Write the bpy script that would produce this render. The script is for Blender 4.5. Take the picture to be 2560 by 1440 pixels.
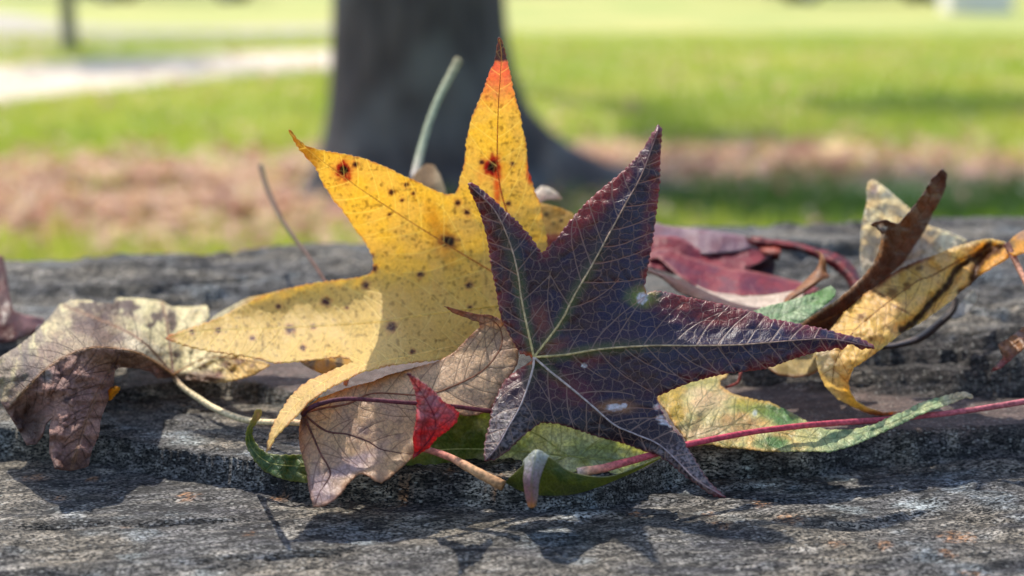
import bpy, math, random
import numpy as np
from mathutils import Vector
from mathutils.geometry import delaunay_2d_cdt

for o in list(bpy.data.objects):
    bpy.data.objects.remove(o)
scene = bpy.context.scene
COL = scene.collection
random.seed(7)
RNG = np.random.default_rng(11)

# ------------------------------------------------------------------ camera
PITCH = math.radians(12.4)
CAM = np.array([0.0, -0.37, 0.135])
FPX = 2560 * 50 / 36.0
cam_d = bpy.data.cameras.new('camera')
cam = bpy.data.objects.new('camera', cam_d)
COL.objects.link(cam)
cam.location = CAM
cam.rotation_euler = (math.pi / 2 - PITCH, 0, 0)
cam_d.lens = 50
cam_d.sensor_width = 36
cam_d.clip_start = 0.01
cam_d.clip_end = 600
cam_d.dof.use_dof = True
cam_d.dof.focus_distance = 0.395
cam_d.dof.aperture_fstop = 8.2
scene.camera = cam

# ------------------------------------------------------------------ light
SUN_EL, SUN_AZ = math.radians(55), math.radians(-27)      # azimuth from +Y towards +X
to_sun = Vector((math.sin(SUN_AZ) * math.cos(SUN_EL), math.cos(SUN_AZ) * math.cos(SUN_EL), math.sin(SUN_EL)))
world = bpy.data.worlds.new('World')
scene.world = world
world.use_nodes = True
wn = world.node_tree
wn.nodes.clear()
wo = wn.nodes.new('ShaderNodeOutputWorld')
wb = wn.nodes.new('ShaderNodeBackground')
ws = wn.nodes.new('ShaderNodeTexSky')
ws.sky_type = 'NISHITA'
ws.sun_disc = False
ws.sun_elevation = SUN_EL
ws.sun_rotation = SUN_AZ
ws.altitude = 100
ws.dust_density = 1.5
wb.inputs['Strength'].default_value = 0.15
wn.links.new(ws.outputs[0], wb.inputs['Color'])
wn.links.new(wb.outputs[0], wo.inputs['Surface'])
sun_d = bpy.data.lights.new('sun', 'SUN')
sun_d.energy = 2.8
sun_d.angle = math.radians(0.9)
sun_d.color = (1.0, 0.94, 0.84)
sun = bpy.data.objects.new('sun', sun_d)
COL.objects.link(sun)
sun.rotation_euler = to_sun.to_track_quat('Z', 'Y').to_euler()
sun.location = (-4, 2, 6)

scene.view_settings.view_transform = 'Standard'
scene.view_settings.look = 'None'
scene.view_settings.gamma = 1
scene.view_settings.exposure = 1.12
scene.view_settings.use_curve_mapping = False
scene.render.engine = 'CYCLES'
scene.cycles.max_bounces = 10
scene.cycles.diffuse_bounces = 5
scene.cycles.transmission_bounces = 8
scene.cycles.use_denoising = True
scene.cycles.caustics_reflective = False
scene.cycles.caustics_refractive = False
GZ = -0.45                                                 # ground level below the stone

# ------------------------------------------------------------------ helpers: projection and noise
_F = np.array([0, math.cos(PITCH), -math.sin(PITCH)])
_U = np.array([0, math.sin(PITCH), math.cos(PITCH)])


def ray(px, py):
    a = (np.asarray(px, float) - 1280) / FPX
    b = -(np.asarray(py, float) - 720) / FPX
    dx = a
    dy = _F[1] + b * _U[1]
    dz = _F[2] + b * _U[2]
    return dx, dy, dz


def P(px, py, y):
    """world point seen at photo pixel (px, py) at world depth y"""
    dx, dy, dz = ray(px, py)
    t = (np.asarray(y, float) - CAM[1]) / dy
    return np.stack([CAM[0] + dx * t, CAM[1] + dy * t, CAM[2] + dz * t], -1)


def PZ(px, py, z):
    """world point on the horizontal plane z"""
    dx, dy, dz = ray(px, py)
    t = (z - CAM[2]) / dz
    return np.stack([CAM[0] + dx * t, CAM[1] + dy * t, CAM[2] + dz * t], -1)


def yz(px, py, z):
    return float(PZ(px, py, z)[1])


def S(r, g, b):
    c = np.array([r, g, b], float) / 255
    return np.where(c <= 0.04045, c / 12.92, ((c + 0.055) / 1.055) ** 2.4)


def perlin(x, y, seed=0):
    x = np.asarray(x, float); y = np.asarray(y, float)
    xi = np.floor(x).astype(np.int64); yi = np.floor(y).astype(np.int64)
    xf = x - xi; yf = y - yi
    u = xf * xf * xf * (xf * (xf * 6 - 15) + 10)
    v = yf * yf * yf * (yf * (yf * 6 - 15) + 10)

    def g(ix, iy, dx, dy):
        h = (ix * 374761393 + iy * 668265263 + seed * 974711) & 0xFFFFFFFF
        h = ((h ^ (h >> 13)) * 1274126177) & 0xFFFFFFFF
        h = h ^ (h >> 16)
        a = (h & 1023) * (2 * math.pi / 1024)
        return np.cos(a) * dx + np.sin(a) * dy
    n0 = g(xi, yi, xf, yf) * (1 - u) + g(xi + 1, yi, xf - 1, yf) * u
    n1 = g(xi, yi + 1, xf, yf - 1) * (1 - u) + g(xi + 1, yi + 1, xf - 1, yf - 1) * u
    return (n0 * (1 - v) + n1 * v) * 1.5


def fbm(x, y, oct=4, seed=0, gain=0.5):
    s = 0; a = 1; f = 1
    for i in range(oct):
        s = s + a * perlin(np.asarray(x) * f, np.asarray(y) * f, seed + i * 17)
        a *= gain; f *= 2.03
    return s


def sst(e0, e1, x):
    t = np.clip((np.asarray(x, float) - e0) / (e1 - e0), 0, 1)
    return t * t * (3 - 2 * t)


def mixc(a, b, t):
    t = np.asarray(t)[..., None]
    return a * (1 - t) + b * t


def blob(X, Y, cx, cy, rx, ry=None, soft=0.5, rough=0.25, ang=0):
    ry = ry or rx
    c, s = math.cos(ang), math.sin(ang)
    dx, dy = X - cx, Y - cy
    d = np.sqrt(((dx * c + dy * s) / rx) ** 2 + ((-dx * s + dy * c) / ry) ** 2)
    d = d + rough * perlin(X / (0.6 * rx + 1), Y / (0.6 * ry + 1), int(cx) % 97)
    return 1 - sst(1 - soft, 1 + soft, d)


def catmull(pts, n):
    """smooth curve through pts (k, d), n samples per span"""
    p = np.asarray(pts, float)
    if len(p) < 3:
        return np.concatenate([p[:1] + (p[1:] - p[:1]) * t for t in np.linspace(0, 1, n + 1)[:, None]])
    q = np.vstack([2 * p[0] - p[1], p, 2 * p[-1] - p[-2]])
    out = []
    for i in range(1, len(q) - 2):
        t = np.linspace(0, 1, n, endpoint=False)[:, None]
        a, b, c, d = q[i - 1], q[i], q[i + 1], q[i + 2]
        out.append(0.5 * (2 * b + (c - a) * t + (2 * a - 5 * b + 4 * c - d) * t ** 2 + (3 * b - a - 3 * c + d) * t ** 3))
    out.append(q[-2][None])
    return np.vstack(out)


def resample(p, step):
    p = np.asarray(p, float)
    s = np.concatenate([[0], np.cumsum(np.linalg.norm(np.diff(p, axis=0), axis=1))])
    n = max(2, int(round(s[-1] / step)) + 1)
    t = np.linspace(0, s[-1], n)
    return np.stack([np.interp(t, s, p[:, k]) for k in range(p.shape[1])], 1)


def tag(o, label=None, cat=None, group=None, kind=None):
    if label: o['label'] = label
    if cat: o['category'] = cat
    if group: o['group'] = group
    if kind: o['kind'] = kind
    return o


def empty(name, loc):
    o = bpy.data.objects.new(name, None)
    o.empty_display_size = 0.02
    COL.objects.link(o)
    o.location = [float(v) for v in loc]
    return o


def mesh_obj(name, V, F, mat, parent=None, attrs=None, smooth=True):
    """one mesh object; V are world coordinates"""
    me = bpy.data.meshes.new(name)
    V = np.asarray(V, float)
    if parent is not None:
        V = V - np.array(parent.location)
    if isinstance(F, np.ndarray):
        k = F.shape[1]
        me.vertices.add(len(V)); me.vertices.foreach_set('co', V.astype(np.float32).ravel())
        me.loops.add(F.size); me.loops.foreach_set('vertex_index', F.astype(np.int32).ravel())
        me.polygons.add(len(F)); me.polygons.foreach_set('loop_start', np.arange(0, F.size, k, dtype=np.int32))
        me.polygons.foreach_set('loop_total', np.full(len(F), k, dtype=np.int32))
        me.update(calc_edges=True)
    else:
        me.from_pydata([tuple(v) for v in V], [], [tuple(f) for f in F])
    if smooth:
        me.polygons.foreach_set('use_smooth', np.ones(len(me.polygons), bool))
    for n, a in (attrs or {}).items():
        a = np.asarray(a, np.float32)
        if a.ndim == 1:
            at = me.attributes.new(n, 'FLOAT', 'POINT'); at.data.foreach_set('value', a)
        else:
            if n == 'Col':
                a4 = np.ones((len(a), 4), np.float32); a4[:, :3] = a
                at = me.attributes.new(n, 'FLOAT_COLOR', 'POINT'); at.data.foreach_set('color', a4.ravel())
            else:
                at = me.attributes.new(n, 'FLOAT_VECTOR', 'POINT'); at.data.foreach_set('vector', a.ravel())
    me.materials.append(mat)
    me.update()
    o = bpy.data.objects.new(name, me)
    COL.objects.link(o)
    if parent is not None:
        o.parent = parent
    return o


# ------------------------------------------------------------------ materials
class NB:
    def __init__(self, name):
        self.m = bpy.data.materials.new(name)
        self.m.use_nodes = True
        self.t = self.m.node_tree
        self.t.nodes.clear()
        self.out = self.t.nodes.new('ShaderNodeOutputMaterial')

    def n(self, typ, **kw):
        nd = self.t.nodes.new('ShaderNode' + typ)
        for k, v in kw.items():
            if k.startswith('_'):
                setattr(nd, k[1:], v)
            else:
                self.set(nd.inputs[k.replace('__', ' ')], v)
        return nd

    def set(self, sock, v):
        if isinstance(v, bpy.types.NodeSocket):
            self.t.links.new(v, sock)
        elif isinstance(v, (tuple, list, np.ndarray)):
            v = [float(x) for x in v]
            if sock.type == 'RGBA' and len(v) == 3: v = v + [1.0]
            sock.default_value = v
        else:
            sock.default_value = v

    def math(self, op, a, b=0.0, clamp=False):
        nd = self.t.nodes.new('ShaderNodeMath'); nd.operation = op; nd.use_clamp = clamp
        self.set(nd.inputs[0], a); self.set(nd.inputs[1], b)
        return nd.outputs[0]

    def ramp(self, x, lo, hi, a=0.0, b=1.0):
        nd = self.t.nodes.new('ShaderNodeMapRange'); nd.interpolation_type = 'SMOOTHSTEP'
        self.set(nd.inputs[0], x); self.set(nd.inputs[1], lo); self.set(nd.inputs[2], hi)
        self.set(nd.inputs[3], a); self.set(nd.inputs[4], b)
        return nd.outputs[0]

    def mix(self, fac, a, b, mode='MIX'):
        nd = self.t.nodes.new('ShaderNodeMix'); nd.data_type = 'RGBA'; nd.blend_type = mode
        self.set(nd.inputs[0], fac); self.set(nd.inputs[6], a); self.set(nd.inputs[7], b)
        return nd.outputs[2]

    def attr(self, name):
        return self.n('Attribute', _attribute_name=name)

    def finish(self, sh):
        self.t.links.new(sh, self.out.inputs['Surface'])
        return self.m


def leaf_mat(name, vein, vstr=0.7, s1=3.6, s2=10.0, w1=0.05, w2=0.06, k2=0.5, k1=0.6, trans=0.6, tint=(1, 1, 1), rough=0.5,
             spec=0.35, bump=0.6, tgain=1.0, mottle=0.25, relief=0.00025):
    b = NB(name)
    flat = b.attr('flat').outputs['Vector']
    vd = b.attr('vd').outputs['Fac']
    col = b.attr('Col').outputs['Color']
    nz = b.n('TexNoise', _noise_dimensions='2D', Vector=flat, Scale=4.0, Detail=3.0)
    off = b.n('VectorMath', _operation='SUBTRACT')
    b.set(off.inputs[0], nz.outputs['Color']); b.set(off.inputs[1], (0.5, 0.5, 0.5))
    sc = b.n('VectorMath', _operation='SCALE'); b.set(sc.inputs[0], off.outputs[0]); sc.inputs['Scale'].default_value = 0.16
    ad = b.n('VectorMath', _operation='ADD'); b.set(ad.inputs[0], flat); b.set(ad.inputs[1], sc.outputs[0])
    v1 = b.n('TexVoronoi', _voronoi_dimensions='2D', _feature='DISTANCE_TO_EDGE', Vector=ad.outputs[0], Scale=s1)
    v2 = b.n('TexVoronoi', _voronoi_dimensions='2D', _feature='DISTANCE_TO_EDGE', Vector=ad.outputs[0], Scale=s2)
    m0 = b.ramp(vd, 0.5, 1.5, 1.0, 0.0)
    m1 = b.ramp(v1.outputs['Distance'], 0.2 * w1, 1.6 * w1, k1, 0.0)
    m2 = b.ramp(v2.outputs['Distance'], 0.2 * w2, 1.6 * w2, k2, 0.0)
    m = b.math('MAXIMUM', b.math('MAXIMUM', m0, m1), m2)
    mo = b.n('TexNoise', _noise_dimensions='2D', Vector=flat, Scale=14.0, Detail=4.0)
    mf = b.ramp(mo.outputs['Fac'], 0.3, 0.7, 1 - mottle, 1 + mottle)
    mm = b.n('VectorMath', _operation='SCALE'); b.set(mm.inputs[0], col); b.set(mm.inputs['Scale'], mf)
    c = b.mix(b.math('MULTIPLY', m, vstr), mm.outputs[0], vein)
    hgt = b.math('ADD', b.math('MULTIPLY', m, -1.0), b.math('MULTIPLY', mo.outputs['Fac'], 0.8))
    bp = b.n('Bump', Strength=bump, Distance=relief, Height=hgt)
    pr = b.n('BsdfPrincipled', Base__Color=c, Roughness=rough, Normal=bp.outputs[0])
    pr.inputs['Specular IOR Level'].default_value = spec
    tc = b.mix(1.0, c, tuple(np.array(tint) * tgain), 'MULTIPLY')
    tr = b.n('BsdfTranslucent', Color=tc, Normal=bp.outputs[0])
    mx = b.n('MixShader', Fac=trans)
    b.set(mx.inputs[1], pr.outputs[0]); b.set(mx.inputs[2], tr.outputs[0])
    return b.finish(mx.outputs[0])


def stalk_mat(name, rough=0.7, fib=0.35):
    b = NB(name)
    col = b.attr('Col').outputs['Color']
    tcn = b.n('TexCoord')
    nz = b.n('TexNoise', Vector=tcn.outputs['Object'], Scale=900.0, Detail=3.0)
    f = b.ramp(nz.outputs['Fac'], 0.3, 0.7, 1 - fib, 1 + fib)
    mm = b.n('VectorMath', _operation='SCALE'); b.set(mm.inputs[0], col); b.set(mm.inputs['Scale'], f)
    bp = b.n('Bump', Strength=0.5, Distance=0.0003, Height=nz.outputs['Fac'])
    pr = b.n('BsdfPrincipled', Base__Color=mm.outputs[0], Roughness=rough, Normal=bp.outputs[0])
    pr.inputs['Specular IOR Level'].default_value = 0.2
    return b.finish(pr.outputs[0])


STALK = stalk_mat('stalk')

# ------------------------------------------------------------------ leaf builders


def tube(name, pts, radii, cols, mat, parent=None, sides=9, span=8, world=False, wob=0.09):
    """round tapering tube; pts are (px, py, y) or world points"""
    p = np.asarray(pts, float)
    r = np.interp(np.linspace(0, 1, (len(p) - 1) * span + 1), np.linspace(0, 1, len(radii)), radii)
    c = np.asarray(cols, float)
    tt = np.linspace(0, 1, (len(p) - 1) * span + 1)
    cc = np.stack([np.interp(tt, np.linspace(0, 1, len(c)), c[:, k]) for k in range(3)], 1)
    w = catmull(p if world else P(p[:, 0], p[:, 1], p[:, 2]), span)
    n = len(w)
    T = np.gradient(w, axis=0); T /= np.linalg.norm(T, axis=1)[:, None] + 1e-12
    up = np.array([0.13, 0.2, 1.0])
    A = np.cross(T, up); A /= np.linalg.norm(A, axis=1)[:, None] + 1e-9
    B = np.cross(T, A)
    ang = np.linspace(0, 2 * math.pi, sides, endpoint=False)
    rr = r[:, None] * (1 + wob * perlin(tt[:, None] * 22, ang[None] / 2, 5))
    V = w[:, None] + rr[..., None] * (np.cos(ang)[None, :, None] * A[:, None] + np.sin(ang)[None, :, None] * B[:, None])
    V = V.reshape(-1, 3)
    F = []
    for i in range(n - 1):
        for j in range(sides):
            k = (j + 1) % sides
            F.append((i * sides + j, i * sides + k, (i + 1) * sides + k, (i + 1) * sides + j))
    F.append(tuple(range(sides))[::-1]); F.append(tuple((n - 1) * sides + j for j in range(sides)))
    return mesh_obj(name, V, F, mat, parent, {'Col': np.repeat(cc, sides, 0)})


def tps(anch):
    a = np.array([(x, y) for x, y, _ in anch], float) / 100
    v = np.array([d for _, _, d in anch], float)
    n = len(a)
    d2 = ((a[:, None] - a[None]) ** 2).sum(-1)
    K = np.where(d2 > 0, 0.5 * d2 * np.log(d2 + 1e-12), 0) + 0.02 * np.eye(n)
    Q = np.hstack([np.ones((n, 1)), a])
    M = np.block([[K, Q], [Q.T, np.zeros((3, 3))]])
    w = np.linalg.solve(M, np.concatenate([v, [0, 0, 0]]))

    def f(x, y):
        q = np.stack([np.asarray(x, float), np.asarray(y, float)], -1) / 100
        sh = q.shape[:-1]; q = q.reshape(-1, 2)
        out = w[n] + q @ w[n + 1:]
        for i in range(n):
            r2 = ((q - a[i]) ** 2).sum(1)
            out = out + w[i] * np.where(r2 > 0, 0.5 * r2 * np.log(r2 + 1e-12), 0)
        return out.reshape(sh)
    return f


def serrate(poly, amp, period, seed):
    p = resample(np.vstack([poly, poly[:1]]), 2.5)[:-1]
    if amp <= 0:
        return p
    n = len(p)
    T = np.roll(p, -1, 0) - np.roll(p, 1, 0)
    T /= np.linalg.norm(T, axis=1)[:, None] + 1e-9
    area = 0.5 * np.sum(p[:, 0] * np.roll(p[:, 1], -1) - np.roll(p[:, 0], -1) * p[:, 1])
    N = np.stack([T[:, 1], -T[:, 0]], 1) * (1 if area > 0 else -1)
    s = np.arange(n) * 2.5
    # tooth phase with an irregular period
    ph = s / period + 0.9 * perlin(s / (period * 3.1), s * 0, seed)
    fr = ph - np.floor(ph)
    tooth = np.where(fr < 0.72, fr / 0.72, (1 - fr) / 0.28)
    am = amp * (0.75 + 0.6 * perlin(s / (period * 2), s * 0 + 3.3, seed + 3))
    return p + N * ((tooth - 0.5) * am + 0.25 * amp * perlin(s / 6, s * 0, seed + 9))[:, None]


def seg_dist(X, Y, A, B, W=None):
    """min distance from points to segments A-B (divided by the segments' half-widths)"""
    out = np.full(len(X), 1e9)
    for i in range(len(A)):
        ax, ay = A[i]; bx, by = B[i]
        w = 1.0 if W is None else W[i]
        R = 14 * w if W is not None else 1e9
        dx, dy = bx - ax, by - ay
        if W is not None:
            sel = np.nonzero((X > min(ax, bx) - R) & (X < max(ax, bx) + R) & (Y > min(ay, by) - R) & (Y < max(ay, by) + R))[0]
            if not len(sel): continue
            x, y = X[sel], Y[sel]
        else:
            sel = slice(None); x, y = X, Y
        t = np.clip(((x - ax) * dx + (y - ay) * dy) / (dx * dx + dy * dy + 1e-9), 0, 1)
        d = np.hypot(x - ax - t * dx, y - ay - t * dy) / w
        out[sel] = np.minimum(out[sel], d)
    return out


def inside(X, Y, poly):
    r = np.zeros(len(X), bool)
    n = len(poly)
    for i in range(n):
        x1, y1 = poly[i]; x2, y2 = poly[(i + 1) % n]
        if y1 == y2: continue
        c = (y1 > Y) != (y2 > Y)
        r ^= c & (X < (x2 - x1) * (Y - y1) / (y2 - y1) + x1)
    return r


def side_veins(mids, gap, seed, reach=0.42, bend=0.5):
    """secondary veins springing from the midribs, kept on their own side of the leaf"""
    rs = random.Random(seed)
    ms = [resample(catmull(m, 6), 6) for m in mids]
    out = []
    for k, m in enumerate(ms):
        L = 6.0 * (len(m) - 1)
        others = [q for j, q in enumerate(ms) if j != k]
        oth = np.vstack(others) if others else None
        for side in (-1, 1):
            s = gap * rs.uniform(0.5, 1.0)
            while s < L * 0.95:
                i = int(s / 6)
                t = m[min(i + 1, len(m) - 1)] - m[max(i - 1, 0)]
                a = math.atan2(t[1], t[0]) + side * math.radians(rs.uniform(48, 62))
                ln = min(reach * L * (1.05 - 0.75 * s / L), 170) * rs.uniform(0.8, 1.15)
                p = m[i].copy(); pts = [p.copy()]
                d = 0
                cur = -side * bend * math.radians(60) / max(ln, 20)
                while d < ln:
                    p = p + 6 * np.array([math.cos(a), math.sin(a)])
                    a += cur * 6 + rs.uniform(-0.05, 0.05)
                    d += 6
                    if oth is not None:
                        do = np.min(np.hypot(oth[:, 0] - p[0], oth[:, 1] - p[1]))
                        dm = np.min(np.hypot(m[:, 0] - p[0], m[:, 1] - p[1]))
                        if do < dm * 0.95: break
                    pts.append(p.copy())
                if len(pts) > 2:
                    out.append(np.array(pts))
                s += gap * rs.uniform(0.7, 1.35)
    return out


LEAF_N = [0]


class Leaf:
    """one fallen leaf: an Empty at its base with a blade, ribs and a stalk"""

    def __init__(self, label, base, name='fallen_leaf', cat='leaf', group='fallen leaves piled on the stone'):
        self.o = empty(name, P(*base))
        tag(self.o, label, cat, group)

    def sheet(self, outline, anchors, paint, mat, mids=(), spacing=5.0, serr=(3.0, 15.0), ruffle=0.0012, rsc=60.0,
              gap=26.0, name='blade', thick=0.00025, rib=None, rib_col=None, seed=1, side_w=1.5, edge_curl=0.0, extra=None,
              label=None, smoothout=False, reach=0.42):
        outline = np.asarray(outline, float)
        if smoothout:
            outline = catmull(np.vstack([outline, outline[:1]]), 5)[:-1]
        poly = serrate(outline, serr[0], serr[1], seed)
        poly = resample(np.vstack([poly, poly[:1]]), max(2.5, spacing * 0.8))[:-1]
        f0 = tps(anchors)
        x0, y0 = poly.min(0); x1, y1 = poly.max(0)
        gx, gy = np.meshgrid(np.arange(x0, x1, spacing), np.arange(y0, y1, spacing * 0.866))
        gx[1::2] += spacing / 2
        gx = (gx + RNG.uniform(-.15, .15, gx.shape) * spacing).ravel(); gy = (gy + RNG.uniform(-.15, .15, gy.shape) * spacing).ravel()
        secs = side_veins(mids, gap, seed, reach) if len(mids) else []
        lines = [(catmull(m, 6), 2.6, 1.2) for m in mids] + [(s, side_w, 0.7 * side_w) for s in secs]
        vp, A, B, W = [], [], [], []
        for l, w0, w1 in lines:
            q = resample(l, spacing)
            vp.append(q)
            ww = np.linspace(w0, w1, len(q) - 1)
            A.append(q[:-1]); B.append(q[1:]); W.append(ww)
        if vp:
            A = np.vstack(A); B = np.vstack(B); W = np.concatenate(W)
            q = np.vstack(vp)
            dv = seg_dist(gx, gy, A, B, np.ones(len(A)))
            keep = dv > spacing * 0.45
            gx, gy = gx[keep], gy[keep]
            gx = np.concatenate([gx, q[:, 0]]); gy = np.concatenate([gy, q[:, 1]])
        k = inside(gx, gy, poly)
        gx, gy = gx[k], gy[k]
        PA, PB = poly, np.roll(poly, -1, 0)
        k = seg_dist(gx, gy, PA, PB, np.full(len(PA), 1.0)) > spacing * 0.4
        gx, gy = gx[k], gy[k]
        pts = [Vector((a, b)) for a, b in poly] + [Vector((a, b)) for a, b in zip(gx, gy)]
        n = len(poly)
        vs, _, fs, *_ = delaunay_2d_cdt(pts, [(i, (i + 1) % n) for i in range(n)], [], 1, 1e-5)
        v = np.array([(a.x, a.y) for a in vs])
        F = np.array([f[::-1] for f in fs if len(f) == 3], dtype=np.int32)
        X, Y = v[:, 0], v[:, 1]
        ed = seg_dist(X, Y, PA[::2], np.roll(PA[::2], -1, 0))
        vd = np.minimum(seg_dist(X, Y, A, B, W), 14) if len(vp) else np.full(len(X), 14.0)

        def depth(x, y, e=None):
            d = f0(x, y) + ruffle * fbm(np.asarray(x) / rsc, np.asarray(y) / rsc, 3, seed + 40)
            if e is not None:
                d = d + edge_curl * np.exp(-e / 12.0) + 0.6 * ruffle * np.exp(-e / 18.0) * perlin(np.asarray(x) / 22, np.asarray(y) / 22, seed + 5)
            if extra is not None:
                d = d + extra(np.asarray(x, float), np.asarray(y, float))
            return d
        self.depth = depth
        D = depth(X, Y, ed)
        if len(vp):
            D = D + 0.00012 * (1 - sst(0, 3, vd))
        V = P(X, Y, D)
        md = seg_dist(X, Y, *self._segs(mids)) if len(mids) else np.full(len(X), 99.0)
        C = np.clip(paint(X, Y, ed, md), 0.002, 0.95)
        o = mesh_obj(name, V, F, mat, self.o, {'Col': C, 'vd': vd, 'flat': np.stack([X / 100, Y / 100, 0 * X], 1)})
        m = o.modifiers.new('thickness', 'SOLIDIFY'); m.thickness = thick; m.offset = 0
        if label: o['label'] = label
        if rib:
            for i, mm in enumerate(mids):
                q = resample(catmull(mm, 6), 14)
                q = q[inside(q[:, 0], q[:, 1], poly)]
                if len(q) < 3: continue
                d = depth(q[:, 0], q[:, 1]) - 0.0001
                rc = rib_col[i] if isinstance(rib_col[0], list) else rib_col
                tube('midrib', np.column_stack([q, d]), [rib, rib * 0.75, rib * 0.5, rib * 0.2], rc, STALK, self.o, sides=6, span=2)
        return o

    @staticmethod
    def _segs(mids):
        A = np.vstack([catmull(m, 4)[:-1] for m in mids]); B = np.vstack([catmull(m, 4)[1:] for m in mids])
        return A, B

    def patch(self, rows, paint, mat, nu=40, nv=16, name='blade', ruffle=0.0005, thick=0.00025, vein=(0.5,), seed=3, jag=0.0, label=None):
        """surface through a grid of (px, py, y) control points"""
        R = np.asarray(rows, float)
        a = np.stack([catmull(R[i], max(2, nv // (R.shape[1] - 1))) for i in range(R.shape[0])])
        q = np.stack([catmull(a[:, j], max(2, nu // (R.shape[0] - 1))) for j in range(a.shape[1])], 1)
        nU, nV = q.shape[:2]
        u = np.linspace(0, 1, nU)[:, None] * np.ones((1, nV)); v = np.linspace(0, 1, nV)[None] * np.ones((nU, 1))
        X, Y, D = q[..., 0].copy(), q[..., 1].copy(), q[..., 2].copy()
        if jag:
            for j, sg in ((0, -1), (nV - 1, 1)):
                X[:, j] += jag * perlin(np.arange(nU) / 1.3, np.arange(nU) * 0.0, seed) * 1.6
                Y[:, j] += jag * perlin(np.arange(nU) / 1.3, np.arange(nU) * 0.0 + 5, seed) * 1.6
        D = D + ruffle * fbm(X / 45, Y / 45, 3, seed)
        V = P(X, Y, D)
        lu = np.linalg.norm(np.diff(V, axis=0), axis=2).sum(0).mean() * 9000
        lv = np.linalg.norm(np.diff(V, axis=1), axis=2).sum(1).mean() * 9000
        vd = np.full(X.shape, 14.0)
        for m in vein:
            vd = np.minimum(vd, np.abs(v - m) * lv / 2.0)
        i, j = np.meshgrid(np.arange(nU - 1), np.arange(nV - 1), indexing='ij')
        F = np.stack([i * nV + j, i * nV + j + 1, (i + 1) * nV + j + 1, (i + 1) * nV + j], -1).reshape(-1, 4)
        C = np.clip(paint(X.ravel(), Y.ravel(), u.ravel(), v.ravel()), 0.002, 0.95)
        o = mesh_obj(name, V.reshape(-1, 3), F, mat, self.o,
                     {'Col': C, 'vd': np.minimum(vd, 14).ravel(), 'flat': np.stack([u.ravel() * lu / 100, v.ravel() * lv / 100, 0 * u.ravel()], 1)})
        m = o.modifiers.new('thickness', 'SOLIDIFY'); m.thickness = thick; m.offset = 0
        if label: o['label'] = label
        return o

    def stalk(self, pts, radii, cols, name='petiole', **kw):
        return tube(name, pts, radii, cols, STALK, self.o, **kw)
# ------------------------------------------------------------------ stone slab


def edge_line(pts, z):
    w = PZ(*np.array(pts, float).T, z)
    o = np.argsort(w[:, 0])
    return lambda x: np.interp(x, w[o, 0], w[o, 1])


E1 = edge_line([(0, 1105), (250, 1120), (500, 1160), (750, 1205), (1100, 1215), (1450, 1235), (1740, 1150), (2000, 1146), (2150, 1116), (2280, 1112), (2400, 1104), (2560, 1098)], -0.003)
E2 = edge_line([(0, 1010), (300, 1000), (520, 975), (640, 985), (760, 1010), (1000, 1030), (1300, 1010)], 0.002)
E3 = edge_line([(0, 880), (300, 880), (700, 870), (1300, 900), (1700, 940), (1900, 950), (2200, 965), (2560, 975)], 0.003)
E4 = edge_line([(0, 755), (200, 750), (330, 770), (480, 752), (560, 735), (700, 735), (900, 720), (1500, 720), (2000, 690), (2300, 760), (2560, 742)], 0.012)
E5 = edge_line([(0, 700), (240, 702), (330, 706), (520, 694), (800, 684), (1200, 640), (2560, 640)], 0.018)
EF = edge_line([(-300, 655), (0, 647), (300, 640), (500, 640), (700, 620), (850, 606), (1300, 590), (1640, 566), (2100, 552), (2560, 545), (2900, 545)],
               np.array([.016, .016, .016, .016, .016, .017, .022, .0255, .0255, .0255, .0255]))


CRACKS = []
for pts, zc, dep in [([(0, 800), (300, 790), (520, 760), (760, 750)], .011, .006), ([(60, 722), (330, 732), (520, 716), (820, 690), (900, 690)], .013, .007), ([(0, 676), (400, 672), (700, 650), (900, 640)], .016, .006),
                     ([(1800, 690), (2100, 660), (2300, 672), (2560, 660)], .024, .006), ([(1950, 610), (2300, 602), (2560, 600)], .025, .006), ([(2050, 812), (2300, 800), (2600, 792)], .017, .007), ([(1850, 880), (2200, 868), (2560, 872)], .010, .006),
                     ([(1830, 925), (2200, 922), (2560, 930)], .005, .005), ([(240, 1062), (480, 1082), (740, 1092)], .002, .004), ([(1750, 1215), (2100, 1236), (2350, 1262), (2560, 1290)], -.006, .003),
                     ([(-50, 1318), (300, 1302), (700, 1290)], -.007, .0022), ([(500, 1395), (900, 1370), (1300, 1366)], -.007, .002)]:
    q = PZ(*np.array(pts, float).T, zc)
    CRACKS.append((q, zc, dep))


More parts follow.
